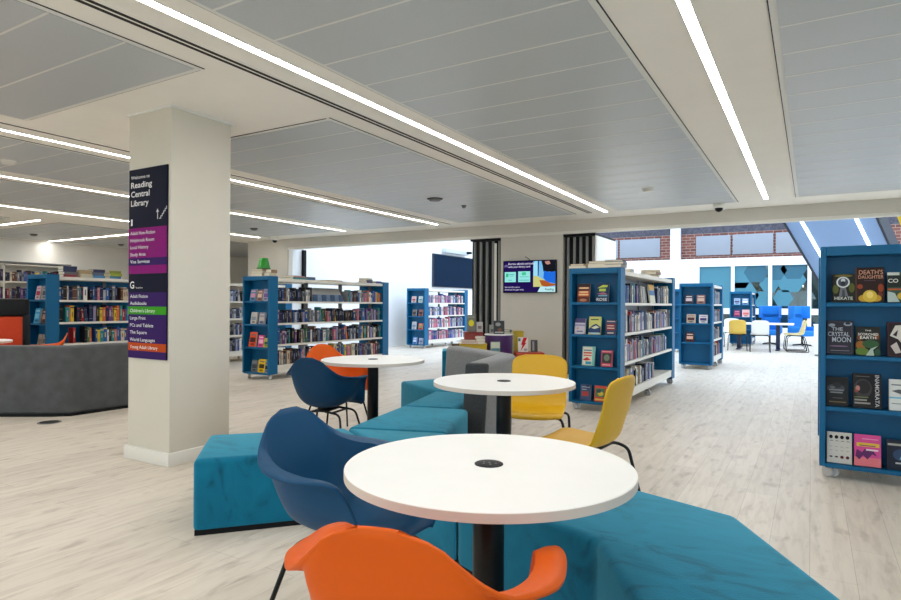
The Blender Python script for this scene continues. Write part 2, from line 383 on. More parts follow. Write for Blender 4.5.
def window(n, x0, x1, hexes, film=None):
    o = MB().box(x0 - 0.06, x0 + 0.06, 24.94, 25.15, 0.36, 2.74) \
        .box(x0 + 0.06, x1 - 0.06, 24.945, 25.15, 2.69, 2.749).box(x0 + 0.06, x1 - 0.06, 24.945, 25.15, 0.9, 1.12).box(x0 + 0.06, x1 - 0.06, 24.945, 25.15, 0.351, 0.42).build('window_%d' % n, M_annex)
    struct(o)
    MB().box(x0 + 0.06, x1 - 0.06, 25.06, 25.07, 1.12, 2.69).box(x0 + 0.06, x1 - 0.06, 25.06, 25.07, 0.42, 0.9).build('pane', M_glass, o)
    h = MB()
    xa, xb, za, zb = x0 + 0.06, x1 - 0.06, 1.12, 2.69
    def clipped(pts):
        def cut(P, ax, lim, s):
            out = []
            for a, b in zip(P, P[1:] + P[:1]):
                ia, ib = s * a[ax] <= s * lim, s * b[ax] <= s * lim
                if ia: out.append(a)
                if ia != ib:
                    t = (lim - a[ax]) / (b[ax] - a[ax]); out.append(tuple(a[i] + t * (b[i] - a[i]) for i in (0, 1)))
            return out
        for ax, lim, s in ((0, xa, -1), (0, xb, 1), (1, za, -1), (1, zb, 1)):
            if pts: pts = cut(pts, ax, lim, s)
        return pts
    if film:
        for a, b, c, d, k in film: h.m(k).face([(a, 25.05, c), (b, 25.05, c), (b, 25.05, d), (a, 25.05, d)])
    for cx, cz, r, k in hexes:
        p = clipped([(cx + r * math.cos(i * PI / 3), cz + r * math.sin(i * PI / 3)) for i in range(6)])
        if len(p) >= 3: h.m(k).face([(q[0], 25.052 - 0.001 * k, q[1]) for q in p])
    h.build('frosted_film', [M_frost, M_frost2], o)
window(1, -3.76, -2.53, [(-3.7, 2.1, 0.2, 1)], [(-3.7, -2.59, 1.12, 2.69, 0)])
window(2, -2.53, -1.29, [(-2.35, 2.3, 0.5, 0), (-2.2, 1.6, 0.55, 0), (-1.75, 2.45, 0.42, 1), (-1.55, 1.45, 0.33, 0), (-1.35, 2.0, 0.3, 0)])
window(3, -1.29, -0.06, [(-1.15, 2.5, 0.4, 1), (-0.65, 2.15, 0.5, 0), (-0.55, 2.55, 0.42, 1), (-0.88, 1.5, 0.33, 0), (-1.3, 1.95, 0.28, 0)])
window(4, -0.06, 0.96, [(0.9, 2.2, 0.4, 0)])
# stair rising towards the camera, underside lit by two strips
st = thing('staircase', 'blue-lit sloping underside of a staircase with two light strips', 'staircase', (0, 0, 0))
FW = Vector((-0.5094, 0.8606, 0)); RT = Vector((0.8606, 0.5094, 0))
dirn = Vector((math.sin(math.radians(20)), math.cos(math.radians(20)), -0.625)); side = Vector((math.cos(math.radians(20)), -math.sin(math.radians(20)), 0))
A = FW * 12 + RT * 6.6 + Vector((0, 0, 2.83))
def sp(s_, w_, up=0.0): return A + dirn * s_ + side * w_ + Vector((0, 0, up))
def slab(b, s0, s1, w0, w1, u0, u1):
    t = bmesh.new(); v = [t.verts.new(sp(s_, w_, u)) for s_ in (s0, s1) for w_ in (w0, w1) for u in (u0, u1)]
    for f in ((0, 1, 3, 2), (4, 6, 7, 5), (0, 4, 5, 1), (2, 3, 7, 6), (0, 2, 6, 4), (1, 5, 7, 3)): t.faces.new([v[i] for i in f])
    bmesh.ops.recalc_face_normals(t, faces=t.faces); b.add(t); return b
slab(MB(), -1.3, 4.4, 0, 1.49, 0, 0.2).build('soffit', mat('blue_grey_soffit', (136, 168, 214), 0.6, var=0.03, scale=2), st)
for w0 in (-0.04, 1.49): slab(MB(), -1.3, 4.4, w0, w0 + 0.04, -0.02, 0.36).build('stringer', mat('navy_stringer', (20, 34, 56), 0.5), st)
for w0 in (0.27, 1.17): slab(MB(), -1.3, 4.4, w0, w0 + 0.05, -0.012, 0.001).build('light_strip', M_lampcool, st)
for k in range(12): slab(MB(), -1.2 + k * 0.45, -0.8 + k * 0.45, 0.04, 1.45, 0.2, 0.34).build('tread', M_grey, st)
M_yel = mat('yellow_board', (222, 190, 20), 0.5)
tag(slab(MB(), -1.1, 0.3, 1.80, 1.92, 0.0, 1.0).build('yellow_board', M_yel), 'yellow panel seen above the right-hand bookcase beside the stair', 'panel')
for k, w0 in enumerate((1.57, 1.64, 1.71)):
    tag(slab(MB(), -1.1, 0.2, w0, w0 + 0.04, 0.1, 1.0).build('baluster_board', M_black), 'black upright board beside the stair, %s from the yellow panel' % ('third', 'second', 'first')[k], 'board')

# ------------------------------------------------------------------ bookcases
LBL = {}
def bookcase(label, x1, y0, L=2.97, H=1.64, W=0.6, centre=None):
    """mobile double sided bookcase, its long open side facing +X, display end facing -Y; origin: front right floor corner"""
    t = thing('mobile_bookcase', label, 'bookcase', (x1, y0, 0), 0, 'mobile blue bookcases')
    D = 0.19
    for k, e in enumerate((0, 1)):
        def yy(a): return a if e == 0 else L - a
        def bx(b, xa, xb, a, c, za, zb, bev=0.003):
            p, q = sorted((yy(a), yy(c))); return b.box(xa, xb, p, q, za, zb, bev, 1)
        b = MB()
        bx(b, -W, -W + 0.035, 0, D, 0.088, H); bx(b, -0.035, 0, 0, D, 0.088, H)
        bx(b, -W + 0.035, -0.035, D - 0.025, D, 0.088, H - 0.001)
        bx(b, -W + 0.035, -0.035, 0, D - 0.025, H - 0.065, H)
        eu = b.build('end_display_unit', M_bluecase, t)
        for z in (0.108, 0.51, 0.875, 1.245):
            bx(MB(), -W + 0.035, -0.035, 0.004, D - 0.025, z - 0.028, z).build('display_shelf', M_bluecase, eu)
    for z in (0.22, 0.55, 0.89, 1.24):
        b = MB().box(-W + 0.02, -0.02, D, L - D, z - 0.012, z)
        b.box(-0.022, -0.010, D, L - D, z - 0.028, z + 0.004).box(-W + 0.010, -W + 0.022, D, L - D, z - 0.028, z + 0.004)
        b.build('shelf', M_steel, t)
    MB().box(-W + 0.01, -0.01, D, L - D, 1.56, 1.61, 0.003, 1).build('top_panel', M_steel, t)
    MB().box(-0.03, -0.012, D, L - D, 0.125, 0.215).box(-W + 0.012, -W + 0.03, D, L - D, 0.125, 0.215).build('kickboard', M_steel, t)
    if centre is not None: MB().box(-W / 2 - 0.006, -W / 2 + 0.006, D, L - D, 0.23, 1.555).build('centre_panel', centre, t)
    n = max(2, int(round((L - 2 * D) / 0.9)) + 1)
    for i in range(n):
        y = D + 0.03 + (L - 2 * D - 0.06) * i / (n - 1)
        MB().box(-W / 2 - 0.02, -W / 2 + 0.02, y - 0.03, y + 0.03, 0.13, 1.56).build('upright', M_grey, t)
    for x in (-W + 0.07, -0.06):
        for y in (0.07, L / 2, L - 0.07):
            c = MB().box(x - 0.022, x + 0.022, y - 0.022, y + 0.022, 0.07, 0.09).build('caster', M_grey, t)
            for dx in (-0.016, 0.016):
                MB().lathe([(0.012, -0.010), (0.038, -0.010), (0.042, -0.006), (0.042, 0.006), (0.038, 0.010), (0.012, 0.010)], 20, (x + dx, y + 0.012, 0.0423), Matrix.Rotation(0.9, 4, 'Z') @ Matrix.Rotation(PI / 2, 4, 'Y')).build('wheel', M_caster, c)
    return t
CASES = dict(CB=(-1.83, 6.82, 3.15), BL=(-7.30, 6.76, 3.14), FL=(-10.12, 4.90, 2.95), FM=(-10.12, 7.95, 2.1), RB=(0.655, 5.06, 1.35),
             MB=(-9.0, 13.85, 2.4), SA=(-1.60, 12.40, 1.65), SBB=(-1.52, 20.1, 1.5), SC=(-2.55, 16.6, 1.5))
bookcase('blue mobile bookcase standing right of the wall screen, beside the yellow chairs', *CASES['CB'], centre=M_grey)
bookcase('long blue mobile bookcase behind the blue and orange armchairs, green lampshade on top', *CASES['BL'])
bookcase('blue mobile bookcase behind the charcoal sofa, piles of books on top', *CASES['FL'], centre=M_bluecase)
bookcase('blue and white bookcase seen between the column and the green lampshade', *CASES['FM'])
bookcase('tall blue display bookcase at the right edge with twelve face-out books', *CASES['RB'])
bookcase('bright blue bookcase in the white room under the dark wall board', *CASES['MB'])
bookcase('short blue bookcase beyond the opening, with five small face-out books', *CASES['SA'])
bookcase('small bright blue bookcase behind the far yellow and white chairs', *CASES['SBB'])
bookcase('bright blue bookcase mostly hidden behind the short one beyond the opening', *CASES['SC'])

# ------------------------------------------------------------------ books
PAL = dict(navy=(34, 42, 72), black=(26, 26, 30), grey=(120, 122, 128), white=(218, 214, 206), cream=(204, 190, 164), blue=(46, 86, 150), red=(164, 44, 44),
           teal=(44, 128, 132), purple=(104, 66, 124), brown=(98, 66, 54), yellow=(214, 184, 50), green=(58, 104, 70), orange=(206, 104, 62), pink=(196, 110, 132), silver=(168, 172, 182), lilac=(140, 132, 170))
def book_mesh(colour, style):
    """upright book, spine at x=0 facing +X, unit depth, thickness and height"""
    b = MB()
    b.box(-1, 0, -0.5, -0.40, 0, 1).box(-1, 0, 0.40, 0.5, 0, 1).box(-0.06, 0.0, -0.5, 0.5, 0, 1)
    b.m(1).box(-0.97, -0.06, -0.40, 0.40, 0.015, 0.985)
    b.m(2)
    if style == 0: b.box(-0.01, 0.003, -0.5, 0.5, 0.80, 0.825).box(-0.01, 0.003, -0.5, 0.5, 0.16, 0.185)
    elif style == 1: b.box(-0.01, 0.003, -0.14, 0.14, 0.35, 0.8)
    else: b.box(-0.01, 0.003, -0.5, 0.5, 0.84, 0.92).box(-0.01, 0.003, -0.12, 0.12, 0.3, 0.62)
    lab = {'white': (70, 80, 120), 'cream': (110, 60, 50), 'yellow': (60, 40, 40), 'silver': (60, 60, 90), 'grey': (190, 186, 180), 'black': (130, 112, 86), 'navy': (120, 130, 164)}.get(colour, (186, 176, 160))
    if style == 2: lab = {'navy': (150, 60, 60), 'black': (90, 110, 150), 'white': (150, 60, 70), 'blue': (220, 200, 90)}.get(colour, lab)
    return b.data('book', [mat('cover_' + colour, PAL[colour], 0.45, spec=0.3, var=0.06, scale=30), M_page, mat('spine_%d_%d_%d' % lab, lab, 0.5)], 30)
BM = {}
def bmesh_for(c, s):
    if (c, s) not in BM: BM[(c, s)] = book_mesh(c, s)
    return BM[(c, s)]
BOOKS = []
def ordinal(n):
    ones = 'zeroth first second third fourth fifth sixth seventh eighth ninth tenth eleventh twelfth thirteenth fourteenth fifteenth sixteenth seventeenth eighteenth nineteenth'.split()
    if n < 20: return ones[n]
    tens = {2: 'twent', 3: 'thirt', 4: 'fort', 5: 'fift', 6: 'sixt', 7: 'sevent', 8: 'eight', 9: 'ninet'}[n // 10]
    return tens + 'ieth' if n % 10 == 0 else tens + 'y-' + ones[n % 10]
MIX = ['navy'] * 8 + ['black'] * 6 + ['grey'] * 4 + ['white'] * 2 + ['cream'] * 2 + ['blue'] * 5 + ['red'] + ['teal'] * 3 + ['brown'] + ['purple'] + ['brown'] * 2 + ['yellow'] + ['green'] + ['orange'] + ['pink'] + ['silver'] * 2 + ['lilac']
WARM = MIX + ['orange', 'red', 'yellow', 'red', 'brown', 'cream', 'black', 'black']
COOL = ['navy'] * 5 + ['black'] * 4 + ['grey'] * 6 + ['silver'] * 6 + ['white'] * 3 + ['blue'] * 3 + ['lilac'] * 3 + ['teal', 'cream', 'brown', 'purple', 'cream', 'red']
VIV = ['pink', 'purple', 'blue', 'navy', 'white', 'blue', 'silver', 'pink', 'lilac', 'white']
def proj(p):
    d = FW.dot(p); l = RT.dot(p)
    return 450.5 + 609.6 * l / d, 303.8 + 609.6 * (1.22 - p[2]) / d, d
def row(case, where, shelf, xf, y0, y1, z, seed, mix=MIX, hmax=0.285, tmean=0.04, skip=(), lean=0.08, hmin=0.17):
    R = random.Random(seed); y = y0 + 0.015; n = 0
    base = R.uniform(0.2, 0.24)
    while True:
        th = max(0.016, min(0.07, R.gauss(tmean, 0.013)))
        if y + th > y1: break
        if any(a <= y <= b for a, b in skip): y += 0.02; continue
        if R.random() < 0.035: y += R.uniform(0.02, 0.05)
        h = max(hmin, min(hmax, R.gauss(base, 0.022))); dp = R.uniform(0.125, 0.16)
        n += 1
        tilt = R.uniform(0.08, 0.16) if R.random() < lean else R.uniform(-0.008, 0.008)
        colr = R.choice(mix)
        if R.random() < 0.25: mix = mix[:] ; 
        p = Vector((xf - R.uniform(0.0, 0.022), y + th / 2, z))
        u, v, d = proj(p + Vector((0, 0, h / 2)))
        u0 = proj(p - Vector((0, th / 2, 0)))[0]; u1 = proj(p + Vector((0, th / 2, 0)))[0]
        area = abs(u1 - u0) * h / d * 609.6
        vis = -6 < u < 905 and not (case in ('FL', 'FM') and 130 < u < 228)
        if case == 'FL' and v > 338: vis = False
        if case == 'BL' and (v > 362 and u > 296): vis = False
        if case == 'FM' and u > 243: vis = False
        if case == 'CB' and v > 378 and u < 634: vis = False
        if vis: BOOKS.append(dict(p=p, dim=(dp, th, h), tilt=tilt, c=colr, s=R.randrange(3), area=area, where=where, shelf=shelf, n=n, th=th))
        y += th + 0.0015 + (abs(math.sin(tilt)) * h * 0.6 if abs(tilt) > 0.03 else 0)
SH = ((1.245, 'top'), (0.895, 'second'), (0.555, 'third'), (0.225, 'bottom'))
def fill(case, where, seed, mix, tmean=0.04, gaps=None, hm=0.285, lean=0.08, lo=0.0, hi=1.0):
    x1, y0, L = CASES[case]
    for i, (z, nm) in enumerate(SH):
        g = (gaps or {}).get(nm, ())
        a, b = y0 + 0.19, y0 + L - 0.19
        row(case, where, nm, x1 - 0.035, a + lo * (b - a), a + hi * (b - a), z, seed + i, mix, hm, tmean, [(y0 + q, y0 + r) for q, r in g], lean)
fill('CB', 'bookcase beside the yellow chairs', 11, COOL, 0.043, {'top': ((1.12, 2.05),), 'third': ((2.7, 3.05),), 'bottom': ((1.9, 3.05),)})
fill('BL', 'bookcase behind the blue armchair', 31, MIX, 0.043, {'top': ((0.98, 1.92),)})
fill('FL', 'bookcase behind the charcoal sofa', 51, WARM, 0.042)
fill('FM', 'bookcase right of the column', 71, COOL, 0.042)
fill('MB', 'bookcase in the white room', 91, VIV, 0.045, {'bottom': ((0.2, 0.25),)}, lean=0.15)
fill('SA', 'short bookcase beyond the opening', 111, COOL, 0.035)
fill('SBB', 'small far bookcase', 131, COOL, 0.04)
fill('SC', 'half-hidden far bookcase', 151, VIV, 0.04)
# white wall shelving, far left
ws = thing('wall_shelving', 'white wall shelving with books along the far left wall', 'shelving', (-16.1, 4.6, 0))
MB().box(0, 0.02, -2.2, 3.6, 0, 2.1).build('back_panel', M_steel, ws)
for z in (0.08, 0.48, 0.88, 1.28, 1.68, 2.08): MB().box(0.02, 0.3, -2.2, 3.6, z - 0.03, z).build('shelf', M_steel, ws)
for y in (-2.2, -0.75, 0.7, 2.15, 3.58): MB().box(0.02, 0.3, y, y + 0.025, 0, 2.1).build('upright', M_steel, ws)
MB().box(-0.0, 0.34, -2.2, 3.6, 2.1, 2.13).build('cornice', M_grey, ws)
for k, z in enumerate((0.885, 1.285, 1.685)): row('WS', 'white wall shelving', ('third', 'second', 'top')[k], -15.83, 4.2, 8.1, z, 170 + k, WARM, 0.3, 0.05, ((5.0, 5.3),))

# individual face-out and lying books come first in the budget of 300
N_SINGLE = [0]
def cover_book(label, loc, rz, w_, h, t_, colour, art=(), texts=(), lean=0.16, group='face-out books on display ends', name='book'):
    """stands on its lower edge facing local -Y, leaning back; art in 0..1 cover units"""
    mats = []; 
    def mi(c):
        m = mat('ink_%d_%d_%d' % c, c, 0.45, spec=0.25)
        if m not in mats: mats.append(m)
        return mats.index(m)
    b = MB(); b.m(mi(colour))
    b.box(-w_ / 2, w_ / 2, 0, 0.003, 0, h).box(-w_ / 2, w_ / 2, t_ - 0.003, t_, 0, h).box(-w_ / 2, -w_ / 2 + 0.004, 0, t_, 0, h)
    lay = 0
    for a in art:
        lay += 1; y = -0.0003 - 0.00025 * lay
        b.m(mi(a[0]))
        if a[1] == 'r':
            x0, z0, x1, z1 = a[2:]; pts = [(x0, z0), (x1, z0), (x1, z1), (x0, z1)]
        elif a[1] == 'c':
            cx, cz, rx, rz_ = a[2:]; pts = [(cx + rx * math.cos(i * PI / 8), cz + rz_ * math.sin(i * PI / 8)) for i in range(16)]
        else: pts = a[2]
        b.face([((p[0] - 0.5) * w_, y, p[1] * h) for p in pts])
    y = -0.0004 - 0.00025 * (lay + 1)
    for s, cx, cz, hh, ww, c in texts:
        me, tw = text_mesh(s, 0.02); b.m(mi(c))
        vert = isinstance(ww, tuple)
        if vert: ww = ww[0]
        sx = ww * (h if vert else w_) / tw; sz = hh * (w_ if vert else h)
        M = Matrix.Translation(((cx - 0.5) * w_, y, cz * h)) @ (Matrix.Rotation(PI / 2, 4, 'Y') if vert else Matrix.Identity(4)) @ Matrix.Rotation(PI / 2, 4, 'X') @ Matrix.Diagonal((sx, sz, 1, 1)) @ Matrix.Translation((-tw / 2, -0.5, 0))
        b.mesh(me, M)
    o = b.build(name, mats)
    o.location = (loc[0], loc[1], loc[2] + t_ * math.sin(lean)); o.rotation_euler = (-lean, 0, rz)
    tag(o, label, 'book', group)
    MB().box(-w_ / 2 + 0.004, w_ / 2 - 0.003, 0.003, t_ - 0.003, 0.003, h - 0.003).build('page_block', M_page, o)
    N_SINGLE[0] += 1
    return o
W_, K_ = (232, 230, 224), (20, 20, 24)
# --- right display bookcase (x left edge .055)
RX, RY = 0.050, 5.06
def rb(x, shelf, *a, **k):
    z = {1: 1.245, 2: 0.875, 3: 0.51, 4: 0.108}[shelf] + 0.001
    return cover_book(a[0], (RX + x, RY + 0.035, z), 0, *a[1:], **k)
GOLD = (205, 170, 70)
rb(0.145, 1, 'olive black book with a white moon disc, top shelf of the right display bookcase', 0.135, 0.20, 0.025, (34, 36, 28),
   [((92, 96, 44), 'c', 0.15, 0.45, 0.14, 0.16), ((92, 96, 44), 'c', 0.86, 0.5, 0.13, 0.17), ((110, 100, 50), 'c', 0.5, 0.93, 0.4, 0.05), ((214, 220, 222), 'c', 0.48, 0.70, 0.30, 0.20), ((70, 78, 92), 'c', 0.48, 0.70, 0.23, 0.155), ((200, 206, 210), 'c', 0.48, 0.77, 0.1, 0.07), ((40, 44, 54), 'c', 0.48, 0.66, 0.1, 0.08),
    ((112, 116, 124), 'p', [(0.3, 0.2), (0.7, 0.2), (0.6, 0.5), (0.36, 0.5)]), ((70, 74, 84), 'p', [(0.42, 0.2), (0.58, 0.2), (0.54, 0.44), (0.45, 0.44)])], [('HEKATE', 0.5, 0.13, 0.11, 0.8, (206, 208, 204))])
rb(0.298, 1, 'dark brown book with a gold flower and copper title, top shelf right bookcase', 0.165, 0.243, 0.032, (44, 28, 26),
   [((92, 62, 52), 'r', 0.0, 0.0, 0.05, 1.0), ((150, 66, 36), 'c', 0.16, 0.44, 0.1, 0.07), ((150, 66, 36), 'c', 0.88, 0.4, 0.1, 0.12), ((110, 50, 36), 'c', 0.85, 0.2, 0.09, 0.08), ((190, 150, 46), 'c', 0.28, 0.1, 0.18, 0.1), ((190, 150, 46), 'c', 0.72, 0.1, 0.18, 0.1), ((214, 182, 70), 'c', 0.5, 0.16, 0.25, 0.18), ((236, 212, 120), 'c', 0.5, 0.2, 0.12, 0.1), ((90, 70, 90), 'r', 0.3, 0.6, 0.7, 0.62)],
   [("DEATH'S", 0.54, 0.86, 0.13, 0.84, (206, 150, 126)), ('DAUGHTER', 0.54, 0.72, 0.10, 0.88, (206, 150, 126))])
rb(0.465, 1, 'cream and orange banded book cut by the frame edge, top shelf right bookcase', 0.135, 0.205, 0.028, (60, 84, 72),
   [((40, 48, 44), 'r', 0.0, 0.5, 1.0, 0.9), ((196, 92, 44), 'r', 0, 0.40, 1, 0.45), ((180, 196, 190), 'p', [(0, 0), (0.5, 0), (0.3, 0.3), (0, 0.36)]), ((206, 170, 60), 'c', 0.6, 0.2, 0.2, 0.12), ((212, 220, 214), 'r', 0.0, 0.9, 0.5, 1.0)], [('CO', 0.24, 0.72, 0.13, 0.42, W_)])
rb(0.125, 2, 'charcoal book with silver swirling lettering, second shelf of the right display bookcase', 0.16, 0.24, 0.03, (40, 42, 52),
   [((64, 68, 82), 'r', 0.04, 0.03, 0.96, 0.97), ((44, 46, 56), 'r', 0.07, 0.05, 0.93, 0.95), ((150, 158, 172), 'c', 0.2, 0.86, 0.13, 0.05), ((150, 158, 172), 'c', 0.8, 0.9, 0.16, 0.06), ((44, 46, 56), 'c', 0.8, 0.92, 0.1, 0.04), ((128, 100, 130), 'c', 0.45, 0.24, 0.36, 0.02), ((120, 120, 136), 'r', 0.15, 0.1, 0.85, 0.12)],
   [('THE', 0.4, 0.75, 0.10, 0.42, (178, 184, 196)), ('CRYSTAL', 0.46, 0.60, 0.13, 0.8, (178, 184, 196)), ('MOON', 0.56, 0.44, 0.15, 0.7, (178, 184, 196))])
rb(0.29, 2, 'slim dark green book with landscape and white capitals, second shelf right bookcase', 0.14, 0.20, 0.024, (34, 36, 34),
   [((150, 96, 40), 'c', 0.2, 0.36, 0.22, 0.14), ((52, 92, 56), 'c', 0.6, 0.4, 0.35, 0.14), ((92, 120, 50), 'c', 0.25, 0.14, 0.28, 0.13), ((170, 190, 176), 'p', [(0.4, 0.0), (0.75, 0.0), (0.7, 0.2), (0.9, 0.34), (0.6, 0.24)]), ((40, 80, 60), 'c', 0.88, 0.12, 0.12, 0.12), ((120, 70, 36), 'c', 0.15, 0.62, 0.1, 0.1), ((120, 70, 36), 'c', 0.85, 0.66, 0.1, 0.1)],
   [('THE', 0.5, 0.87, 0.05, 0.26, W_), ('SCORCHED', 0.5, 0.74, 0.085, 0.84, W_), ('EARTH', 0.5, 0.62, 0.09, 0.66, W_)])
rb(0.475, 2, 'maroon book with a white winged shape, second shelf, cut by the frame edge', 0.155, 0.235, 0.03, (70, 40, 46),
   [((40, 26, 32), 'r', 0.06, 0.04, 0.94, 0.96), ((220, 214, 206), 'p', [(0.1, 0.6), (0.3, 0.9), (0.62, 0.92), (0.9, 0.6), (0.6, 0.3), (0.4, 0.5)]), ((40, 26, 32), 'p', [(0.2, 0.62), (0.4, 0.78), (0.34, 0.58)]), ((200, 190, 184), 'p', [(0.12, 0.3), (0.34, 0.42), (0.5, 0.12), (0.3, 0.08)])])
rb(0.11, 3, 'black book with grey misty lettering, third shelf of the right display bookcase', 0.135, 0.205, 0.028, (24, 26, 30),
   [((66, 70, 78), 'c', 0.45, 0.6, 0.4, 0.16), ((40, 42, 48), 'c', 0.5, 0.72, 0.2, 0.1), ((104, 108, 114), 'c', 0.3, 0.63, 0.12, 0.05), ((136, 140, 146), 'r', 0.15, 0.53, 0.8, 0.57), ((136, 140, 146), 'r', 0.2, 0.44, 0.75, 0.48), ((120, 104, 70), 'r', 0.15, 0.12, 0.9, 0.16), ((90, 92, 96), 'r', 0.3, 0.26, 0.75, 0.29)])
rb(0.285, 3, 'black book with vertical silver title beside an oval portrait, third shelf right bookcase', 0.165, 0.238, 0.034, (30, 28, 30),
   [((62, 58, 60), 'c', 0.36, 0.56, 0.32, 0.28), ((40, 38, 40), 'c', 0.38, 0.6, 0.24, 0.2), ((170, 120, 110), 'c', 0.18, 0.56, 0.08, 0.08), ((150, 66, 62), 'c', 0.14, 0.48, 0.06, 0.04), ((112, 120, 82), 'r', 0.06, 0.29, 0.55, 0.32), ((150, 146, 142), 'r', 0.06, 0.2, 0.5, 0.25), ((150, 146, 142), 'r', 0.06, 0.11, 0.62, 0.16), ((96, 94, 96), 'r', 0.1, 0.9, 0.6, 0.92)],
   [('INAMORATA', 0.86, 0.5, 0.15, (0.92,), (196, 194, 196))])
rb(0.48, 3, 'pale book with a blue band, third shelf, cut by the frame edge', 0.14, 0.21, 0.028, (222, 224, 222),
   [((112, 184, 214), 'r', 0.0, 0.38, 1.0, 0.43), ((120, 124, 130), 'r', 0.1, 0.8, 0.7, 0.84), ((90, 94, 100), 'p', [(0.1, 0.62), (0.4, 0.68), (0.8, 0.6), (0.5, 0.52)]), ((140, 150, 160), 'r', 0.1, 0.2, 0.6, 0.23)])
moons = []
for i in range(4):
    x = 0.17 + 0.22 * i
    moons += [(K_, 'c', x, 0.84, 0.075, 0.06), ((60, 60, 64), 'c', x + 0.02, 0.70, 0.06, 0.025), ((210, 208, 200), 'c', x + 0.02, 0.685, 0.06, 0.022), ((150, 150, 146), 'r', x - 0.06, 0.52, x + 0.05, 0.535), ((150, 150, 146), 'r', x - 0.05, 0.40, x + 0.06, 0.415), ((92, 36, 46) if i > 1 else (60, 50, 52), 'c', x, 0.2, 0.07, 0.05 if i > 1 else 0.025)]
rb(0.125, 4, 'pale grey book with rows of black moon phases, bottom shelf right bookcase', 0.15, 0.215, 0.026, (206, 204, 198), moons)
rb(0.29, 4, 'bright pink book with a dark creature and yellow band, bottom shelf right bookcase', 0.155, 0.215, 0.026, (214, 78, 150),
   [((224, 120, 130), 'r', 0.0, 0.0, 1.0, 0.28), ((222, 184, 60), 'r', 0.1, 0.62, 0.94, 0.74), ((96, 40, 100), 'p', [(0.05, 0.3), (0.1, 0.52), (0.3, 0.44), (0.4, 0.55), (0.72, 0.5), (0.86, 0.34), (0.68, 0.4), (0.5, 0.22), (0.34, 0.34), (0.2, 0.2)]), ((232, 214, 220), 'r', 0.45, 0.5, 0.9, 0.55), ((120, 60, 110), 'r', 0.2, 0.64, 0.8, 0.67), ((230, 150, 190), 'r', 0.3, 0.85, 0.9, 0.88)])
rb(0.468, 4, 'navy book with a pale blue glow, bottom shelf, cut by the frame edge', 0.14, 0.2, 0.028, (28, 34, 52),
   [((170, 170, 160), 'r', 0.05, 0.8, 0.7, 0.87), ((52, 74, 108), 'c', 0.6, 0.5, 0.35, 0.2), ((140, 190, 214), 'p', [(0.5, 0.35), (0.7, 0.62), (0.9, 0.4)]), ((190, 196, 206), 'r', 0.35, 0.2, 0.9, 0.25)])
# --- centre bookcase display end
CX, CY = -2.43, 6.82
def cb(x, shelf, *a, **k):
    z = {1: 1.245, 2: 0.875, 3: 0.51, 4: 0.108}[shelf] + 0.001
    return cover_book(a[0], (CX + x, CY + 0.04, z), 0, *a[1:], **k)
def bars(c, *rows): return [(c, 'r', a, b, a2, b2) for a, b, a2, b2 in rows]
cb(0.155, 1, 'brown and orange book with big pale title, top shelf beside the yellow chairs', 0.145, 0.215, 0.03, (96, 44, 36),
   [((206, 92, 46), 'r', 0.05, 0.3, 0.95, 0.6), ((52, 30, 34), 'r', 0.0, 0.84, 1.0, 1.0), ((180, 120, 90), 'c', 0.5, 0.1, 0.3, 0.08)] + bars((232, 196, 150), (0.1, 0.72, 0.9, 0.80), (0.14, 0.5, 0.86, 0.58), (0.1, 0.36, 0.9, 0.44)))
cb(0.375, 1, 'navy book with yellow script above a white surname, top shelf, beside the yellow chairs', 0.15, 0.22, 0.032, (24, 54, 92),
   [((190, 210, 80), 'p', [(0.08, 0.72), (0.5, 0.9), (0.9, 0.88), (0.85, 0.78), (0.4, 0.76)]), ((190, 210, 80), 'r', 0.25, 0.56, 0.75, 0.7), ((170, 104, 120), 'p', [(0.1, 0.44), (0.6, 0.52), (0.92, 0.4), (0.5, 0.38)]), ((120, 180, 200), 'r', 0.2, 0.3, 0.9, 0.36)], [('ROSE', 0.48, 0.14, 0.15, 0.8, W_)])
cb(0.115, 2, 'lilac and white book, first on the second shelf of the display end', 0.125, 0.18, 0.03, (202, 198, 208), [((70, 66, 110), 'r', 0, 0.72, 1, 1), ((160, 150, 186), 'r', 0, 0.5, 1, 0.62), ((214, 150, 140), 'c', 0.3, 0.35, 0.12, 0.08), ((110, 104, 140), 'r', 0.2, 0.12, 0.8, 0.2)])
cb(0.29, 2, 'yellow and blue landscape book, middle of the second shelf of the display end', 0.14, 0.205, 0.026, (206, 206, 120), [((40, 66, 110), 'p', [(0, 0.3), (0.3, 0.5), (0.6, 0.6), (1, 0.42), (1, 0.1), (0, 0.1)]), ((220, 220, 190), 'p', [(0.2, 0.36), (0.6, 0.5), (0.9, 0.4), (0.5, 0.3)]), ((60, 90, 60), 'r', 0.15, 0.8, 0.8, 0.86), ((170, 196, 214), 'r', 0.1, 0.02, 0.9, 0.1)])
cb(0.475, 2, 'dark blue and red book, last on the second shelf of the display end', 0.12, 0.175, 0.026, (60, 74, 104), [((150, 52, 58), 'r', 0.1, 0.3, 0.9, 0.72)] + bars((216, 200, 190), (0.1, 0.84, 0.9, 0.9), (0.15, 0.56, 0.8, 0.62), (0.15, 0.4, 0.85, 0.46), (0.2, 0.08, 0.8, 0.16)))
cb(0.215, 3, 'cream and teal book with red shapes, third shelf of the display end', 0.15, 0.225, 0.028, (120, 190, 184), [((226, 220, 204), 'r', 0.06, 0.04, 0.8, 0.96), ((70, 140, 150), 'r', 0.12, 0.76, 0.75, 0.82), ((204, 62, 52), 'p', [(0.06, 0.3), (0.4, 0.44), (0.72, 0.3), (0.3, 0.26)]), ((60, 160, 180), 'r', 0.3, 0.08, 0.76, 0.22)] + bars((206, 90, 70), (0.12, 0.62, 0.76, 0.7), (0.12, 0.5, 0.76, 0.56)))
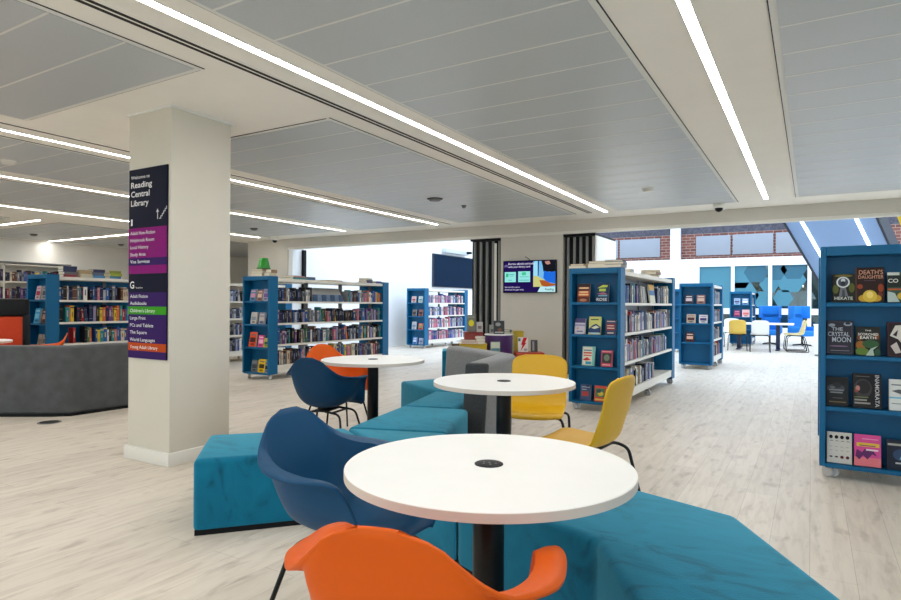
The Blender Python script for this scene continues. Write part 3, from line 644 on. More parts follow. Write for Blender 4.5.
cb(0.43, 3, 'pink edged book with a dark centre, third shelf of the display end', 0.13, 0.185, 0.03, (196, 74, 96), [((60, 58, 62), 'r', 0.1, 0.22, 0.92, 0.84), ((110, 130, 110), 'c', 0.5, 0.55, 0.25, 0.2), ((226, 170, 170), 'r', 0.1, 0.9, 0.9, 0.95), ((230, 190, 180), 'r', 0.15, 0.08, 0.85, 0.14)])
cb(0.185, 4, 'slate blue book with a red block, bottom shelf of the display end', 0.125, 0.185, 0.026, (64, 84, 120), [((178, 70, 66), 'r', 0.15, 0.28, 0.8, 0.56), ((170, 180, 196), 'r', 0.1, 0.8, 0.9, 0.86), ((200, 204, 206), 'r', 0.15, 0.66, 0.6, 0.7), ((40, 50, 76), 'c', 0.7, 0.9, 0.2, 0.06)])
cb(0.355, 4, 'red and green patterned book, bottom shelf of the display end', 0.135, 0.18, 0.026, (190, 76, 62), [((70, 120, 84), 'r', 0.1, 0.3, 0.9, 0.84), ((204, 180, 70), 'c', 0.55, 0.5, 0.25, 0.14), ((60, 70, 80), 'c', 0.4, 0.66, 0.2, 0.12), ((220, 180, 90), 'r', 0.1, 0.08, 0.9, 0.18)])
# --- long left bookcase display end (X -7.91 .. -7.31)
def simple(cx, cy, z, items, where):
    for x, w_, h, c, c2, lab in items:
        cover_book('%s book, %s' % (lab, where), (cx + x, cy + 0.04, z + 0.001), 0, w_, h, 0.028, c, [(c2, 'r', 0.12, 0.3, 0.88, 0.62), (tuple(min(255, int(q * 0.6 + 90)) for q in c2), 'r', 0.15, 0.76, 0.85, 0.86), (tuple(int(q * 0.6) for q in c), 'c', 0.5, 0.16, 0.3, 0.08)])
BX, BY = -7.90, 6.76
simple(BX, BY, 1.245, [(0.18, 0.13, 0.19, (92, 130, 170), (206, 140, 160), 'pale blue and pink'), (0.335, 0.12, 0.18, (150, 112, 112), (220, 190, 170), 'brownish pink'), (0.475, 0.12, 0.19, (186, 180, 206), (120, 90, 150), 'lilac')], 'top shelf of the display end under the green lampshade')
simple(BX, BY, 0.875, [(0.2, 0.135, 0.19, (192, 186, 182), (140, 150, 160), 'silver grey'), (0.385, 0.135, 0.185, (150, 150, 172), (200, 190, 180), 'grey lilac')], 'second shelf of the display end under the green lampshade')
simple(BX, BY, 0.51, [(0.175, 0.155, 0.235, (222, 84, 50), (60, 40, 40), 'bright orange'), (0.365, 0.13, 0.19, (226, 84, 150), (240, 190, 210), 'hot pink'), (0.49, 0.11, 0.145, (196, 188, 70), (60, 90, 70), 'small yellow green')], 'third shelf of the display end under the green lampshade')
simple(BX, BY, 0.108, [(0.22, 0.14, 0.19, (104, 116, 124), (60, 66, 74), 'grey patterned'), (0.385, 0.145, 0.21, (236, 198, 24), (60, 52, 30), 'vivid yellow'), (0.51, 0.11, 0.18, (140, 146, 150), (30, 34, 44), 'narrow grey')], 'bottom shelf of the display end under the green lampshade')
FX, FY = -10.72, 4.90
simple(FX, FY, 1.245, [(0.24, 0.14, 0.215, (196, 176, 184), (150, 40, 60), 'pale pink and crimson'), (0.43, 0.15, 0.215, (150, 150, 156), (60, 62, 70), 'silver and black')], 'top shelf of the display end behind the charcoal sofa')
simple(FX, FY, 0.875, [(0.21, 0.165, 0.235, (58, 156, 206), (120, 190, 220), 'sky blue'), (0.43, 0.15, 0.22, (92, 60, 56), (190, 150, 120), 'dark brown')], 'second shelf of the display end behind the charcoal sofa')
simple(FX, FY, 0.51, [(0.3, 0.13, 0.19, (150, 140, 130), (110, 100, 96), 'drab grey'), (0.45, 0.13, 0.19, (172, 166, 158), (90, 86, 84), 'light grey')], 'third shelf of the display end behind the charcoal sofa')
MX, MY = -9.6, 13.85
simple(MX, MY, 1.245, [(0.2, 0.14, 0.17, (220, 200, 196), (170, 60, 80), 'white and red'), (0.42, 0.13, 0.17, (200, 214, 210), (90, 140, 150), 'pale green')], 'top shelf of the white-room bookcase end')
simple(MX, MY, 0.875, [(0.22, 0.13, 0.18, (120, 110, 104), (60, 50, 56), 'dark grey'), (0.43, 0.13, 0.18, (150, 92, 84), (60, 40, 40), 'reddish brown')], 'second shelf of the white-room bookcase end')
simple(MX, MY, 0.51, [(0.21, 0.14, 0.21, (190, 196, 204), (120, 130, 150), 'pale silver'), (0.43, 0.14, 0.17, (206, 96, 84), (120, 150, 90), 'red and green')], 'third shelf of the white-room bookcase end')
simple(MX, MY, 0.108, [(0.24, 0.14, 0.19, (90, 140, 206), (200, 210, 230), 'light blue'), (0.44, 0.13, 0.17, (170, 180, 206), (90, 100, 150), 'pale lilac blue')], 'bottom shelf of the white-room bookcase end')
SX, SY = -2.20, 12.40
simple(SX, SY, 1.245, [(0.17, 0.15, 0.17, (70, 60, 70), (210, 190, 190), 'dark and cream'), (0.385, 0.15, 0.17, (150, 110, 100), (210, 180, 160), 'brown portrait')], 'top shelf of the short bookcase beyond the opening')
simple(SX, SY, 0.875, [(0.21, 0.16, 0.17, (190, 170, 150), (90, 50, 50), 'cream and maroon'), (0.43, 0.15, 0.16, (220, 212, 210), (70, 60, 110), 'white and violet')], 'second shelf of the short bookcase beyond the opening')
simple(SX, SY, 0.51, [(0.19, 0.15, 0.18, (80, 46, 44), (214, 170, 150), 'dark red portrait')], 'third shelf of the short bookcase beyond the opening')
TX, TY = -2.12, 20.1
simple(TX, TY, 1.245, [(0.2, 0.17, 0.19, (160, 190, 220), (90, 80, 120), 'pale blue'), (0.42, 0.18, 0.19, (120, 150, 190), (240, 240, 240), 'blue and white')], 'top shelf of the small far bookcase')
simple(TX, TY, 0.875, [(0.2, 0.17, 0.2, (130, 60, 110), (200, 90, 110), 'purple and red'), (0.44, 0.2, 0.22, (236, 196, 196), (220, 110, 110), 'pale pink')], 'second shelf of the small far bookcase')
# leaflets and leaning books inside the long shelves
def lying(label, loc, rz, w_, d_, t_, colour, group):
    mc = mat('lying_cover_%d_%d_%d' % colour, colour, 0.5, var=0.05, scale=30)
    o = MB().box(-w_ / 2, w_ / 2, -d_ / 2, d_ / 2, 0, 0.003).box(-w_ / 2, w_ / 2, -d_ / 2, d_ / 2, t_ - 0.003, t_).box(w_ / 2 - 0.004, w_ / 2, -d_ / 2, d_ / 2, 0, t_).build('book', mc)
    o.location = loc; o.rotation_euler = (0, 0, rz); tag(o, label, 'book', group)
    MB().box(-w_ / 2 + 0.005, w_ / 2 - 0.004, -d_ / 2 + 0.004, d_ / 2 - 0.004, 0.003, t_ - 0.003).build('page_block', M_page, o)
    N_SINGLE[0] += 1; return o
def stack(x, y, z, rz, items, where, group):
    h = z; n = len(items)
    R = random.Random(int(x * 100 + y * 10))
    for i, (nm, c, w_, d_, t_) in enumerate(items):
        pos = 'alone' if n == 1 else ('bottom of' if i == 0 else 'top of' if i == n - 1 else ordinal(i + 1) + ' up in')
        lab = ('%s book lying alone %s' % (nm, where)) if n == 1 else '%s book %s pile %s' % (nm, pos, where)
        lying(lab, (x + R.uniform(-0.012, 0.012), y + R.uniform(-0.012, 0.012), h), rz + R.uniform(-0.12, 0.12), w_, d_, t_, c, group); h += t_ + 0.0008
    return h
BT = 1.6105
CRM, TAN, GRY, NVY = (206, 196, 172), (176, 150, 112), (112, 112, 118), (46, 52, 88)
gz = stack(-7.60, 6.86, 1.641, 0, [('cream', CRM, 0.26, 0.18, 0.045), ('pale buff', (214, 204, 186), 0.25, 0.17, 0.04), ('tan', TAN, 0.24, 0.16, 0.03)], 'under the green lampshade', 'books on top of the long bookcase')
stack(-7.37, 6.86, 1.641, 0.1, [('buff', CRM, 0.12, 0.15, 0.05), ('brown edged', (150, 124, 96), 0.11, 0.14, 0.05)], 'just right of the green lampshade', 'books on top of the long bookcase')
stack(-7.45, 7.45, BT, 0.1, [('teal', (60, 140, 140), 0.24, 0.34, 0.03), ('pinkish', (180, 130, 130), 0.22, 0.3, 0.03)], 'beside the lampshade pile on the long bookcase', 'books on top of the long bookcase')
stack(-7.45, 7.75, BT, -0.1, [('blue', (70, 120, 170), 0.22, 0.2, 0.025), ('grey', GRY, 0.22, 0.2, 0.025)], 'between teal books and leaflets on the long bookcase', 'books on top of the long bookcase')
stack(-7.5, 8.35, BT, 0.05, [('flat buff', TAN, 0.28, 0.42, 0.02)], 'midway along the long bookcase top', 'books on top of the long bookcase')
stack(-7.45, 9.35, BT, 0.05, [('purple', (92, 72, 120), 0.2, 0.2, 0.035), ('grey', GRY, 0.2, 0.18, 0.03), ('cream', CRM, 0.2, 0.18, 0.03)], 'near the far end of the long bookcase', 'books on top of the long bookcase')
stack(-7.45, 9.63, BT, 0.05, [('violet', (96, 70, 150), 0.2, 0.2, 0.025), ('slate', (90, 92, 120), 0.2, 0.18, 0.02)], 'at the far end of the long bookcase', 'books on top of the long bookcase')
stack(-2.34, 6.92, 1.641, 0.0, [('buff', CRM, 0.2, 0.16, 0.03), ('tan', TAN, 0.17, 0.15, 0.02)], 'on the outer front corner, bookcase beside yellow chairs', 'books on top of the centre bookcase')
stack(-2.10, 6.92, 1.641, 0.0, [('cream', (214, 204, 180), 0.24, 0.16, 0.05), ('pale tan', TAN, 0.22, 0.15, 0.025)], 'mid-front, bookcase beside yellow chairs', 'books on top of the centre bookcase')
stack(-1.92, 6.92, 1.641, 0.0, [('grey', (140, 138, 134), 0.2, 0.2, 0.035), ('slate', GRY, 0.2, 0.2, 0.03), ('dark grey', (70, 72, 78), 0.2, 0.18, 0.02)], 'on the inner front corner, bookcase beside yellow chairs', 'books on top of the centre bookcase')
stack(-1.95, 7.42, BT, 0.0, [('silver', (170, 168, 164), 0.2, 0.25, 0.04)], 'behind the grey pile, bookcase beside yellow chairs', 'books on top of the centre bookcase')
stack(-1.98, 8.35, BT, 0.0, [('flat cream', CRM, 0.2, 0.34, 0.025)], 'midway along the bookcase beside yellow chairs', 'books on top of the centre bookcase')
stack(-1.98, 9.0, BT, 0.0, [('beige', (190, 170, 140), 0.22, 0.2, 0.04), ('brown', (140, 110, 84), 0.22, 0.22, 0.04), ('light brown', TAN, 0.22, 0.2, 0.03)], 'near the far end, bookcase beside yellow chairs', 'books on top of the centre bookcase')
for k, (y, items) in enumerate(((4.72 + 0.55, [('red', (150, 60, 70), 0.2, 0.2, 0.04), ('grey', GRY, 0.2, 0.2, 0.04), ('navy', NVY, 0.2, 0.19, 0.04), ('dark blue', (40, 48, 92), 0.2, 0.2, 0.05)]),
                     (5.5, [('cream', CRM, 0.2, 0.2, 0.06), ('buff', TAN, 0.2, 0.2, 0.06)]),
                     (5.72, [('sky blue', (70, 140, 190), 0.2, 0.2, 0.04), ('grey blue', (92, 104, 130), 0.2, 0.19, 0.05), ('navy', NVY, 0.2, 0.19, 0.05)]),
                     (6.0, [('blue', (60, 124, 170), 0.2, 0.2, 0.04), ('lime', (160, 170, 60), 0.2, 0.2, 0.05), ('olive', (140, 146, 50), 0.2, 0.2, 0.04)]))):
    stack(-10.25, y, BT, 0.0, items, ('nearest the end', 'second from the end', 'third from the end', 'beside the column')[k] + ', bookcase behind the sofa', 'books on top of the sofa bookcase')
stack(-10.4, 8.4, BT, 0, [('yellow', (214, 196, 90), 0.2, 0.2, 0.05), ('cream', CRM, 0.2, 0.2, 0.04)], 'on the bookcase right of the column', 'books on top of the sofa bookcase')
# grey sloping display tray with leaflets, top shelf of the long bookcase
tr = thing('display_tray', 'grey sloping tray on the top shelf of the long bookcase', 'tray', (-7.45, 8.18, 1.2455))
MB().prism([(-0.02, -0.4), (0.1, -0.4), (0.1, 0.42), (-0.02, 0.42)], 0.0, 0.24, top=[(-0.06, -0.4), (-0.05, -0.4), (-0.05, 0.42), (-0.06, 0.42)]).build('sloping_back', mat('grey_card', (160, 160, 158), 0.6), tr)
for i in range(7):
    o = MB().box(-0.005, 0.004, -0.05, 0.05, 0, 0.12).box(0.004, 0.005, -0.04, 0.04, 0.02, 0.08).build('audio_case', mat('slate_blue_case_%d' % (i % 2), ((60, 84, 120), (110, 130, 156))[i % 2], 0.3, var=0.3, scale=40))
    o.location = (-7.335, 7.83 + i * 0.112, 1.2455); o.rotation_euler = (0, -0.12, 0.0)
    tag(o, 'slate blue flat case, %s in the row before the grey tray' % ordinal(i + 1), 'case', 'flat cases before the grey tray')
# leaning books inside the centre bookcase top shelf
for i in range(4):
    o = MB().box(-0.15, 0, -0.012, 0.012, 0, 0.23).m(1).box(-0.14, -0.004, -0.0095, 0.0095, 0.003, 0.2315).build('book', [mat('cover_silver', PAL['silver'], 0.45, var=0.06, scale=30) if i % 2 else mat('cover_white', PAL['white'], 0.45, var=0.06, scale=30), M_page])
    o.location = (-1.87, 8.02 + i * 0.075, 1.245 + 0.012 * math.sin(0.42 + 0.05 * i)); o.rotation_euler = (0.42 + 0.05 * i, 0, 0)
    tag(o, '%s leaning book, %s of four slumped together on the top shelf, bookcase beside yellow chairs' % ('silver' if i % 2 else 'white', ordinal(i + 1)), 'book', 'slumped books on the centre bookcase'); N_SINGLE[0] += 1
cover_book('yellow and blue book facing out, top shelf of the long side beside the yellow chairs', (-1.87, 8.62, 1.2455), PI / 2, 0.32, 0.25, 0.02, (214, 212, 190), [((196, 150, 50), 'r', 0, 0.72, 1, 1), ((70, 110, 160), 'r', 0, 0.42, 1, 0.7)], lean=0.12)

# ------------------------------------------------------------------ remaining shelved books: the 300 that show largest are things, the rest one mass
BOOKS.sort(key=lambda q: -q['area'])
keep = max(0, 300 - N_SINGLE[0] - 9)
SIZE = lambda th: 'thin' if th < 0.034 else 'thick' if th > 0.05 else 'medium'
for q in BOOKS[:keep]:
    o = bpy.data.objects.new('book', bmesh_for(q['c'], q['s'])); C.objects.link(o)
    o.location = q['p']; o.scale = q['dim']; o.rotation_euler = (q['tilt'], 0, 0)
    o.location.z += abs(math.sin(q['tilt'])) * q['th'] * 0.5
    tag(o, '%s %s book, %s from near end, %s shelf, %s' % (SIZE(q['th']), q['c'], ordinal(q['n']), q['shelf'], q['where']), 'book', 'books upright in the ' + q['where'])
BACK = []
def back_row(case, seed, mix):
    R = random.Random(seed); x1, y0, L = CASES[case]
    for z, nm in SH:
        y = y0 + 0.2
        while y < y0 + L - 0.25:
            th = R.uniform(0.025, 0.06); h = R.uniform(0.19, 0.27)
            BACK.append(dict(p=Vector((x1 - 0.39, y + th / 2, z)), dim=(0.14, th, h), tilt=0.0, c=R.choice(mix))); y += th + 0.002
back_row('CB', 900, COOL); back_row('RB', 901, MIX); back_row('SA', 902, COOL)
rest = MB(); cols = list(PAL); rm = [mat('cover_' + c, PAL[c], 0.45, var=0.06, scale=30) for c in cols] + [M_page]
tb = bmesh.new()
for q in BOOKS[keep:] + BACK:
    dp, th, h = q['dim']; p = q['p']
    M = Matrix.Translation(p + Vector((0, 0, abs(math.sin(q['tilt'])) * th * 0.5))) @ Matrix.Rotation(q['tilt'], 4, 'X')
    for bx, k in (((-dp, 0, -th / 2, th / 2, 0, h), cols.index(q['c'])), ((-dp * 0.96, -0.01, -th * 0.38, th * 0.38, 0.004, h + 0.0006), len(cols)), ((-0.004, 0.0008, -th * 0.28, th * 0.28, h * 0.5, h * 0.8), cols.index('grey' if q['c'] not in ('grey', 'silver') else 'navy'))):
        x0, x1, y0, y1, z0, z1 = bx
        r = bmesh.ops.create_cube(tb, size=1)['verts']
        for v in r: v.co = M @ Vector(((x0 + x1) / 2 + v.co.x * (x1 - x0), (y0 + y1) / 2 + v.co.y * (y1 - y0), (z0 + z1) / 2 + v.co.z * (z1 - z0)))
        for f in {f for v in r for f in v.link_faces}: f.material_index = k
me = bpy.data.meshes.new('shelved_books'); tb.to_mesh(me); tb.free()
for m_ in rm: me.materials.append(m_)
o = bpy.data.objects.new('shelved_books', me); C.objects.link(o)
tag(o, 'small distant rows of mixed books filling the farther shelves of the bookcases', 'books', 'shelved books', 'stuff')

# ------------------------------------------------------------------ green lampshade
lp = thing('lampshade', 'green tapered shade standing on cream books atop the long bookcase', 'lampshade', (-7.53, 6.86, gz + 0.001))
MB().lathe([(0.105, 0.0), (0.107, 0.004), (0.066, 0.16), (0.06, 0.172), (0.02, 0.175)], 32).build('shade', mat('green_enamel', (38, 150, 44), 0.3, coat=0.3), lp)
MB().lathe([(0.10, 0.0), (0.112, 0.001), (0.112, 0.012), (0.106, 0.014)], 32).build('rim', mat('green_rim', (24, 112, 32), 0.35), lp)

# ------------------------------------------------------------------ directory sign on the column
sg = thing('directory_sign', 'tall navy, magenta and purple directory sign on the white column', 'sign', (-4.588, 2.815, 0.787))
SW, SHH = 0.475, 1.457
MB().box(0, SW, 0, 0.014, 0, SHH, 0.002, 1).build('board', mat('sign_navy', (16, 20, 42), 0.6, spec=0.12), sg)
def zf(f): return SHH * (1 - f)
for f0, f1, c, nm in ((0.313, 0.471, (132, 18, 112), 'magenta_band'), (0.471, 0.511, (52, 24, 92), 'purple_band'), (0.511, 0.554, (132, 18, 112), 'magenta_band'), (0.652, 1.0, (50, 22, 92), 'purple_band'),
                      (0.727, 0.768, (58, 150, 28), 'green_band'), (0.918, 0.96, (184, 72, 18), 'orange_band')):
    d = -0.0012 if nm in ('green_band', 'orange_band') else -0.0006
    MB().box(0, SW, d, 0.001, zf(f1), zf(f0)).build(nm, mat('sign_' + nm, c, 0.6, spec=0.12), sg)
M_let = mat('sign_white', (232, 232, 234), 0.5)
def letter(s, x, f, cap, wd, parent=sg, m=M_let, y=-0.002, nm='lettering'):
    me, tw = text_mesh(s, 0.02 if cap > 0.03 else 0.008)
    b = MB().mesh(me, Matrix.Translation((x, y, zf(f) - cap / 2)) @ Matrix.Rotation(PI / 2, 4, 'X') @ Matrix.Diagonal((wd / tw, cap, 1, 1)))
    return b.build(nm, m, parent)
for s, f, cap, wd, x in (('Welcome to', 0.043, 0.026, 0.235, 0.03), ('Reading', 0.083, 0.046, 0.265, 0.03), ('Central', 0.131, 0.046, 0.235, 0.03), ('Library', 0.179, 0.046, 0.225, 0.03), ('1', 0.28, 0.052, 0.022, 0.03),
                      ('Adult Non-Fiction', 0.338, 0.026, 0.31, 0.025), ('Holybrook Room', 0.376, 0.026, 0.30, 0.025), ('Local History', 0.413, 0.026, 0.23, 0.025), ('Study Area', 0.451, 0.026, 0.195, 0.025), ('Visa Services', 0.489, 0.026, 0.245, 0.025),
                      ('G', 0.612, 0.056, 0.055, 0.022), ('You are here', 0.627, 0.013, 0.09, 0.095), ('Adult Fiction', 0.672, 0.026, 0.225, 0.025), ('Audiobooks', 0.709, 0.026, 0.21, 0.025), ("Children's Library", 0.748, 0.026, 0.315, 0.025), ('Large Print', 0.787, 0.026, 0.20, 0.025),
                      ('PCs and Tablets', 0.825, 0.026, 0.295, 0.025), ('The Square', 0.862, 0.026, 0.215, 0.025), ('World Languages', 0.901, 0.026, 0.315, 0.025), ('Young Adult Library', 0.94, 0.026, 0.35, 0.025)):
    letter(s, x, f, cap, wd)
b = MB(); zc = zf(0.25)
b.box(0.362, 0.368, -0.002, 0, zc - 0.035, zc + 0.03)
b.face([(0.345, -0.002, zc + 0.012), (0.365, -0.002, zc + 0.022), (0.385, -0.002, zc + 0.012), (0.365, -0.002, zc + 0.042)])
for i in range(5): b.box(0.385 + i * 0.017, 0.385 + (i + 1) * 0.017 + 0.005, -0.002, 0, zc - 0.035 + i * 0.017, zc - 0.03 + i * 0.017).box(0.385 + (i + 1) * 0.017, 0.39 + (i + 1) * 0.017, -0.002, 0, zc - 0.035 + i * 0.017, zc - 0.013 + i * 0.017)
b.build('stairs_symbol', M_let, sg)

# ------------------------------------------------------------------ wall screen
tv = thing('wall_screen', 'wide wall screen with a dark blue library advert', 'television', (-4.337, YW - 0.05, 1.715))
TWD, THT = 1.02, 0.58
MB().box(-TWD / 2, TWD / 2, 0, 0.05, -THT / 2, THT / 2, 0.004, 1).build('casing', M_black, tv)
sc = MB().face([(-0.495, -0.001, -0.275), (0.495, -0.001, -0.275), (0.495, -0.001, 0.275), (-0.495, -0.001, 0.275)]).build('screen', emit('screen_navy', (34, 20, 84), 0.9), tv)
def px(u, v): return (-0.51 + (u - 60) / 755 * 1.02, 0.29 - (v - 75) / 465 * 0.58)
def scr(nm, pts, c, k, e=0.95):
    MB().face([(px(*p)[0], -0.002 - 0.0006 * k, px(*p)[1]) for p in pts][::-1]).build(nm, emit('screen_%d_%d_%d' % c, c, e), sc)
def rr(a, b_, c, d): return [(a, b_), (c, b_), (c, d), (a, d)]
scr('picture', rr(500, 90, 806, 455), (120, 190, 240), 0)
scr('picture_detail', [(500, 130), (530, 90), (560, 90), (560, 300), (500, 300)], (160, 225, 250), 1)
scr('picture_detail', [(562, 90), (580, 90), (575, 300), (562, 300)], (30, 60, 110), 1)
scr('picture_detail', [(612, 90), (806, 90), (806, 250), (640, 240), (630, 160)], (26, 26, 34), 1)
scr('picture_detail', [(650, 230), (720, 250), (806, 240), (806, 410), (690, 390), (640, 330)], (34, 110, 226), 2)
scr('picture_detail', [(660, 100), (720, 90), (740, 130), (700, 145), (672, 130)], (190, 140, 130), 2)
scr('picture_detail', [(500, 300), (560, 305), (660, 360), (640, 455), (500, 455)], (206, 206, 130), 3)
scr('picture_detail', [(585, 360), (660, 365), (740, 405), (806, 415), (806, 440), (680, 455), (620, 440)], (176, 92, 42), 4)
scr('logo_panel', [(600, 455), (806, 455), (806, 530), (560, 530)], (190, 236, 240), 5)
scr('advert_tile', rr(85, 238, 250, 385), (150, 232, 226), 1)
scr('advert_tile', rr(283, 232, 455, 385), (150, 232, 226), 1)
scr('tile_logo', rr(104, 260, 140, 310), (50, 190, 130), 2)
scr('tile_logo', [(330, 262), (350, 244), (395, 244), (395, 285), (345, 290)], (70, 200, 150), 2)
for a in (rr(145, 268, 225, 285), rr(140, 350, 190, 366), rr(305, 305, 435, 315), rr(300, 352, 445, 366), rr(160, 296, 215, 304)): scr('tile_text_line', a, (110, 196, 196), 2)
scr('book_symbol', [(78, 140), (105, 130), (134, 140), (134, 172), (105, 164), (78, 172)], (110, 96, 150), 1)
def scrtext(s, u0, v, cap, wdt, c):
    me, tw = text_mesh(s, 0.02); x, z = px(u0, v); k = 1.02 / 755
    MB().mesh(me, Matrix.Translation((x, -0.0065, z - cap * k / 2)) @ Matrix.Rotation(PI / 2, 4, 'X') @ Matrix.Diagonal((wdt * k / tw, cap * k, 1, 1))).build('lettering', emit('screen_%d_%d_%d' % c, c, 0.95), sc)
scrtext('Borrow eBooks and audio', 140, 120, 26, 380, (226, 224, 238)); scrtext('with your library card', 140, 163, 24, 315, (226, 224, 238))
scrtext('Scan the QR code to', 88, 457, 20, 220, (206, 204, 226)); scrtext('download the apps today', 88, 493, 20, 282, (206, 204, 226)); scrtext('Reading', 668, 490, 30, 118, (60, 110, 120))
MB().tube([(0.02, 0.03, 0.28), (-0.05, 0.03, 0.34), (-0.09, 0.035, 0.36)], 0.006).build('cable', M_black, tv)

# ------------------------------------------------------------------ dark board and projector bar in the white room
bd = thing('wall_board', 'dark navy board on the white wall beyond the left opening', 'board', (-10.19, 17.6, 2.27))
MB().box(0, 0.05, -1.5, 1.5, -0.5, 0.5, 0.004, 1).build('panel', mat('navy_board', (6, 34, 60), 0.7, spec=0.1, var=0.05, scale=3), bd)
MB().box(0, 0.055, -1.52, -1.5, -0.52, 0.52).box(0, 0.055, 1.5, 1.52, -0.52, 0.52).box(0, 0.055, -1.52, 1.52, 0.5, 0.52).box(0, 0.055, -1.52, 1.52, -0.52, -0.5).build('frame', mat('dark_frame', (30, 40, 60), 0.5), bd)
pb = thing('projector_bar', 'long white bar mounted on the wall above the dark navy board', 'projector', (-10.19, 17.4, 2.93))
MB().box(0, 0.16, -0.75, 0.75, -0.07, 0.07, 0.02).build('body', mat('pale_grey_plastic', (196, 206, 216), 0.4), pb)
MB().box(0.0, 0.3, 0.6, 0.72, -0.03, 0.05, 0.01).build('arm', M_black, pb)

# ------------------------------------------------------------------ colourful display drums below the screen
M_pur, M_mar, M_mus, M_ter = mat('purple_laminate', (76, 40, 104), 0.45), mat('maroon_laminate', (140, 44, 34), 0.45), mat('mustard_laminate', (190, 164, 22), 0.45), mat('terracotta_laminate', (176, 58, 34), 0.45)
def at_px(lat, d): return FW * d + RT * lat
def drum(label, lat, d, r, h, m, lid=M_laminate):
    p = at_px(lat, d); t = thing('display_drum', label, 'display stand', (p.x, p.y, 0), math.radians(30.6))
    MB().lathe([(r - 0.01, 0.0), (r, 0.01), (r, h - 0.02), (r - 0.002, h - 0.018)], 48).build('drum', m, t)
    MB().lathe([(r - 0.004, h - 0.018), (r + 0.004, h - 0.016), (r + 0.004, h - 0.002), (r, h)], 48).build('lid', lid, t)
    return t
def plinth(label, lat, d, w_, dp, h, m):
    p = at_px(lat, d); t = thing('display_plinth', label, 'display stand', (p.x, p.y, 0), math.radians(30.6))
    MB().box(-w_ / 2, w_ / 2, 0, dp, 0, h - 0.02, 0.006).build('body', m, t)
    MB().box(-w_ / 2 - 0.004, w_ / 2 + 0.004, -0.004, dp + 0.004, h - 0.02, h, 0.005).build('lid', m, t)
    return t
drum('purple curved display drum in front of the wall screen', 0.755, 9.52, 0.215, 0.755, M_pur)
plinth('maroon display plinth left of the purple drum', 0.375, 9.72, 0.30, 0.36, 0.77, M_mar)
plinth('mustard display plinth right of the purple drum', 1.085, 9.62, 0.15, 0.36, 0.79, M_mus)
plinth('low mustard display plinth in front of the maroon one', 0.34, 9.15, 0.42, 0.38, 0.62, M_mus)
plinth('low terracotta display plinth right of the mustard one', 1.2, 9.12, 0.42, 0.40, 0.49, M_ter)
RZ = math.radians(30.6)
def disp(lat, d, z, *a, **k):
    p = at_px(lat, d); return cover_book(a[0], (p.x, p.y, z + 0.001), RZ, *a[1:], group='books on the display drums', **k)
disp(0.34, 9.85, 0.77, 'grey book with a yellow disc, leaning on the maroon plinth', 0.14, 0.27, 0.03, (120, 120, 112), [((222, 214, 40), 'c', 0.5, 0.5, 0.3, 0.2), ((150, 150, 140), 'r', 0.1, 0.82, 0.9, 0.9)])
disp(0.47, 9.66 + 0.09, 0.77, 'pale small book standing on the maroon plinth next to the purple drum', 0.1, 0.16, 0.02, (186, 184, 184), [((120, 110, 116), 'r', 0.2, 0.3, 0.8, 0.6)])
disp(0.66, 9.5, 0.755, 'small grey card-like book on the left of the purple drum', 0.1, 0.14, 0.02, (150, 150, 150), [((90, 96, 96), 'r', 0.2, 0.2, 0.8, 0.5)])
disp(0.755, 9.42, 0.755, 'black and white patterned book on the front of the purple drum', 0.165, 0.205, 0.025, (60, 62, 66), [((150, 152, 152), 'c', 0.4, 0.72, 0.25, 0.14), ((120, 84, 66), 'c', 0.55, 0.3, 0.2, 0.14), ((190, 190, 190), 'r', 0.1, 0.08, 0.9, 0.16)])
p = at_px(0.885, 9.62)
stack(p.x, p.y, 0.7555, 0.3, [('grey green', (120, 130, 124), 0.16, 0.12, 0.03), ('dark teal', (60, 80, 84), 0.14, 0.12, 0.03)], 'on the right of the purple drum', 'books on the display drums')
p = at_px(0.28, 9.2); stack(p.x, p.y, 0.6205, 0.5, [('red', (170, 40, 44), 0.24, 0.17, 0.03), ('dark red', (130, 40, 48), 0.22, 0.16, 0.03)], 'left on the low mustard plinth', 'books on the display drums')
p = at_px(0.455, 9.2); stack(p.x, p.y, 0.6205, 0.4, [('cream', CRM, 0.14, 0.16, 0.04), ('grey', (150, 150, 150), 0.14, 0.16, 0.04), ('pale', (204, 200, 190), 0.13, 0.15, 0.03)], 'right on the low mustard plinth', 'books on the display drums')
disp(0.68, 9.16, 0.46, 'pale green and blue book standing before the purple drum', 0.145, 0.19, 0.02, (130, 164, 150), [((200, 206, 190), 'r', 0.05, 0.5, 0.95, 0.96), ((90, 130, 160), 'r', 0.1, 0.3, 0.9, 0.45)])
tag(MB().box(-0.12, 0.12, -0.1, 0.12, 0, 0.46, 0.005).build('display_plinth', M_mus), 'small mustard step standing before the purple drum', 'display stand')
bpy.context.scene.collection.objects[-1].location = at_px(0.70, 9.13); bpy.context.scene.collection.objects[-1].rotation_euler = (0, 0, RZ)
disp(1.11, 9.28, 0.49, 'white book with a red lightning bolt on the terracotta plinth', 0.15, 0.225, 0.025, (226, 224, 222), [((196, 30, 40), 'p', [(0.55, 0.97), (0.95, 0.97), (0.7, 0.62), (0.85, 0.62), (0.25, 0.05), (0.45, 0.48), (0.3, 0.48)]), ((90, 120, 110), 'r', 0.02, 0.72, 0.25, 0.92), ((170, 170, 176), 'c', 0.75, 0.15, 0.2, 0.1)])
disp(1.285, 9.3, 0.49, 'small dark grey book right of the lightning-bolt book', 0.1, 0.18, 0.03, (74, 76, 80), [((150, 152, 154), 'r', 0.2, 0.1, 0.5, 0.9)])
p = at_px(0.07, 8.6)
bx_ = thing('crate', 'small brown and black box beside the white-room bookcase, above the sofa back', 'box', (p.x, p.y, 0), RZ)
MB().box(-0.09, 0.09, 0, 0.2, 0, 0.5, 0.006).build('body', M_laminate, bx_)
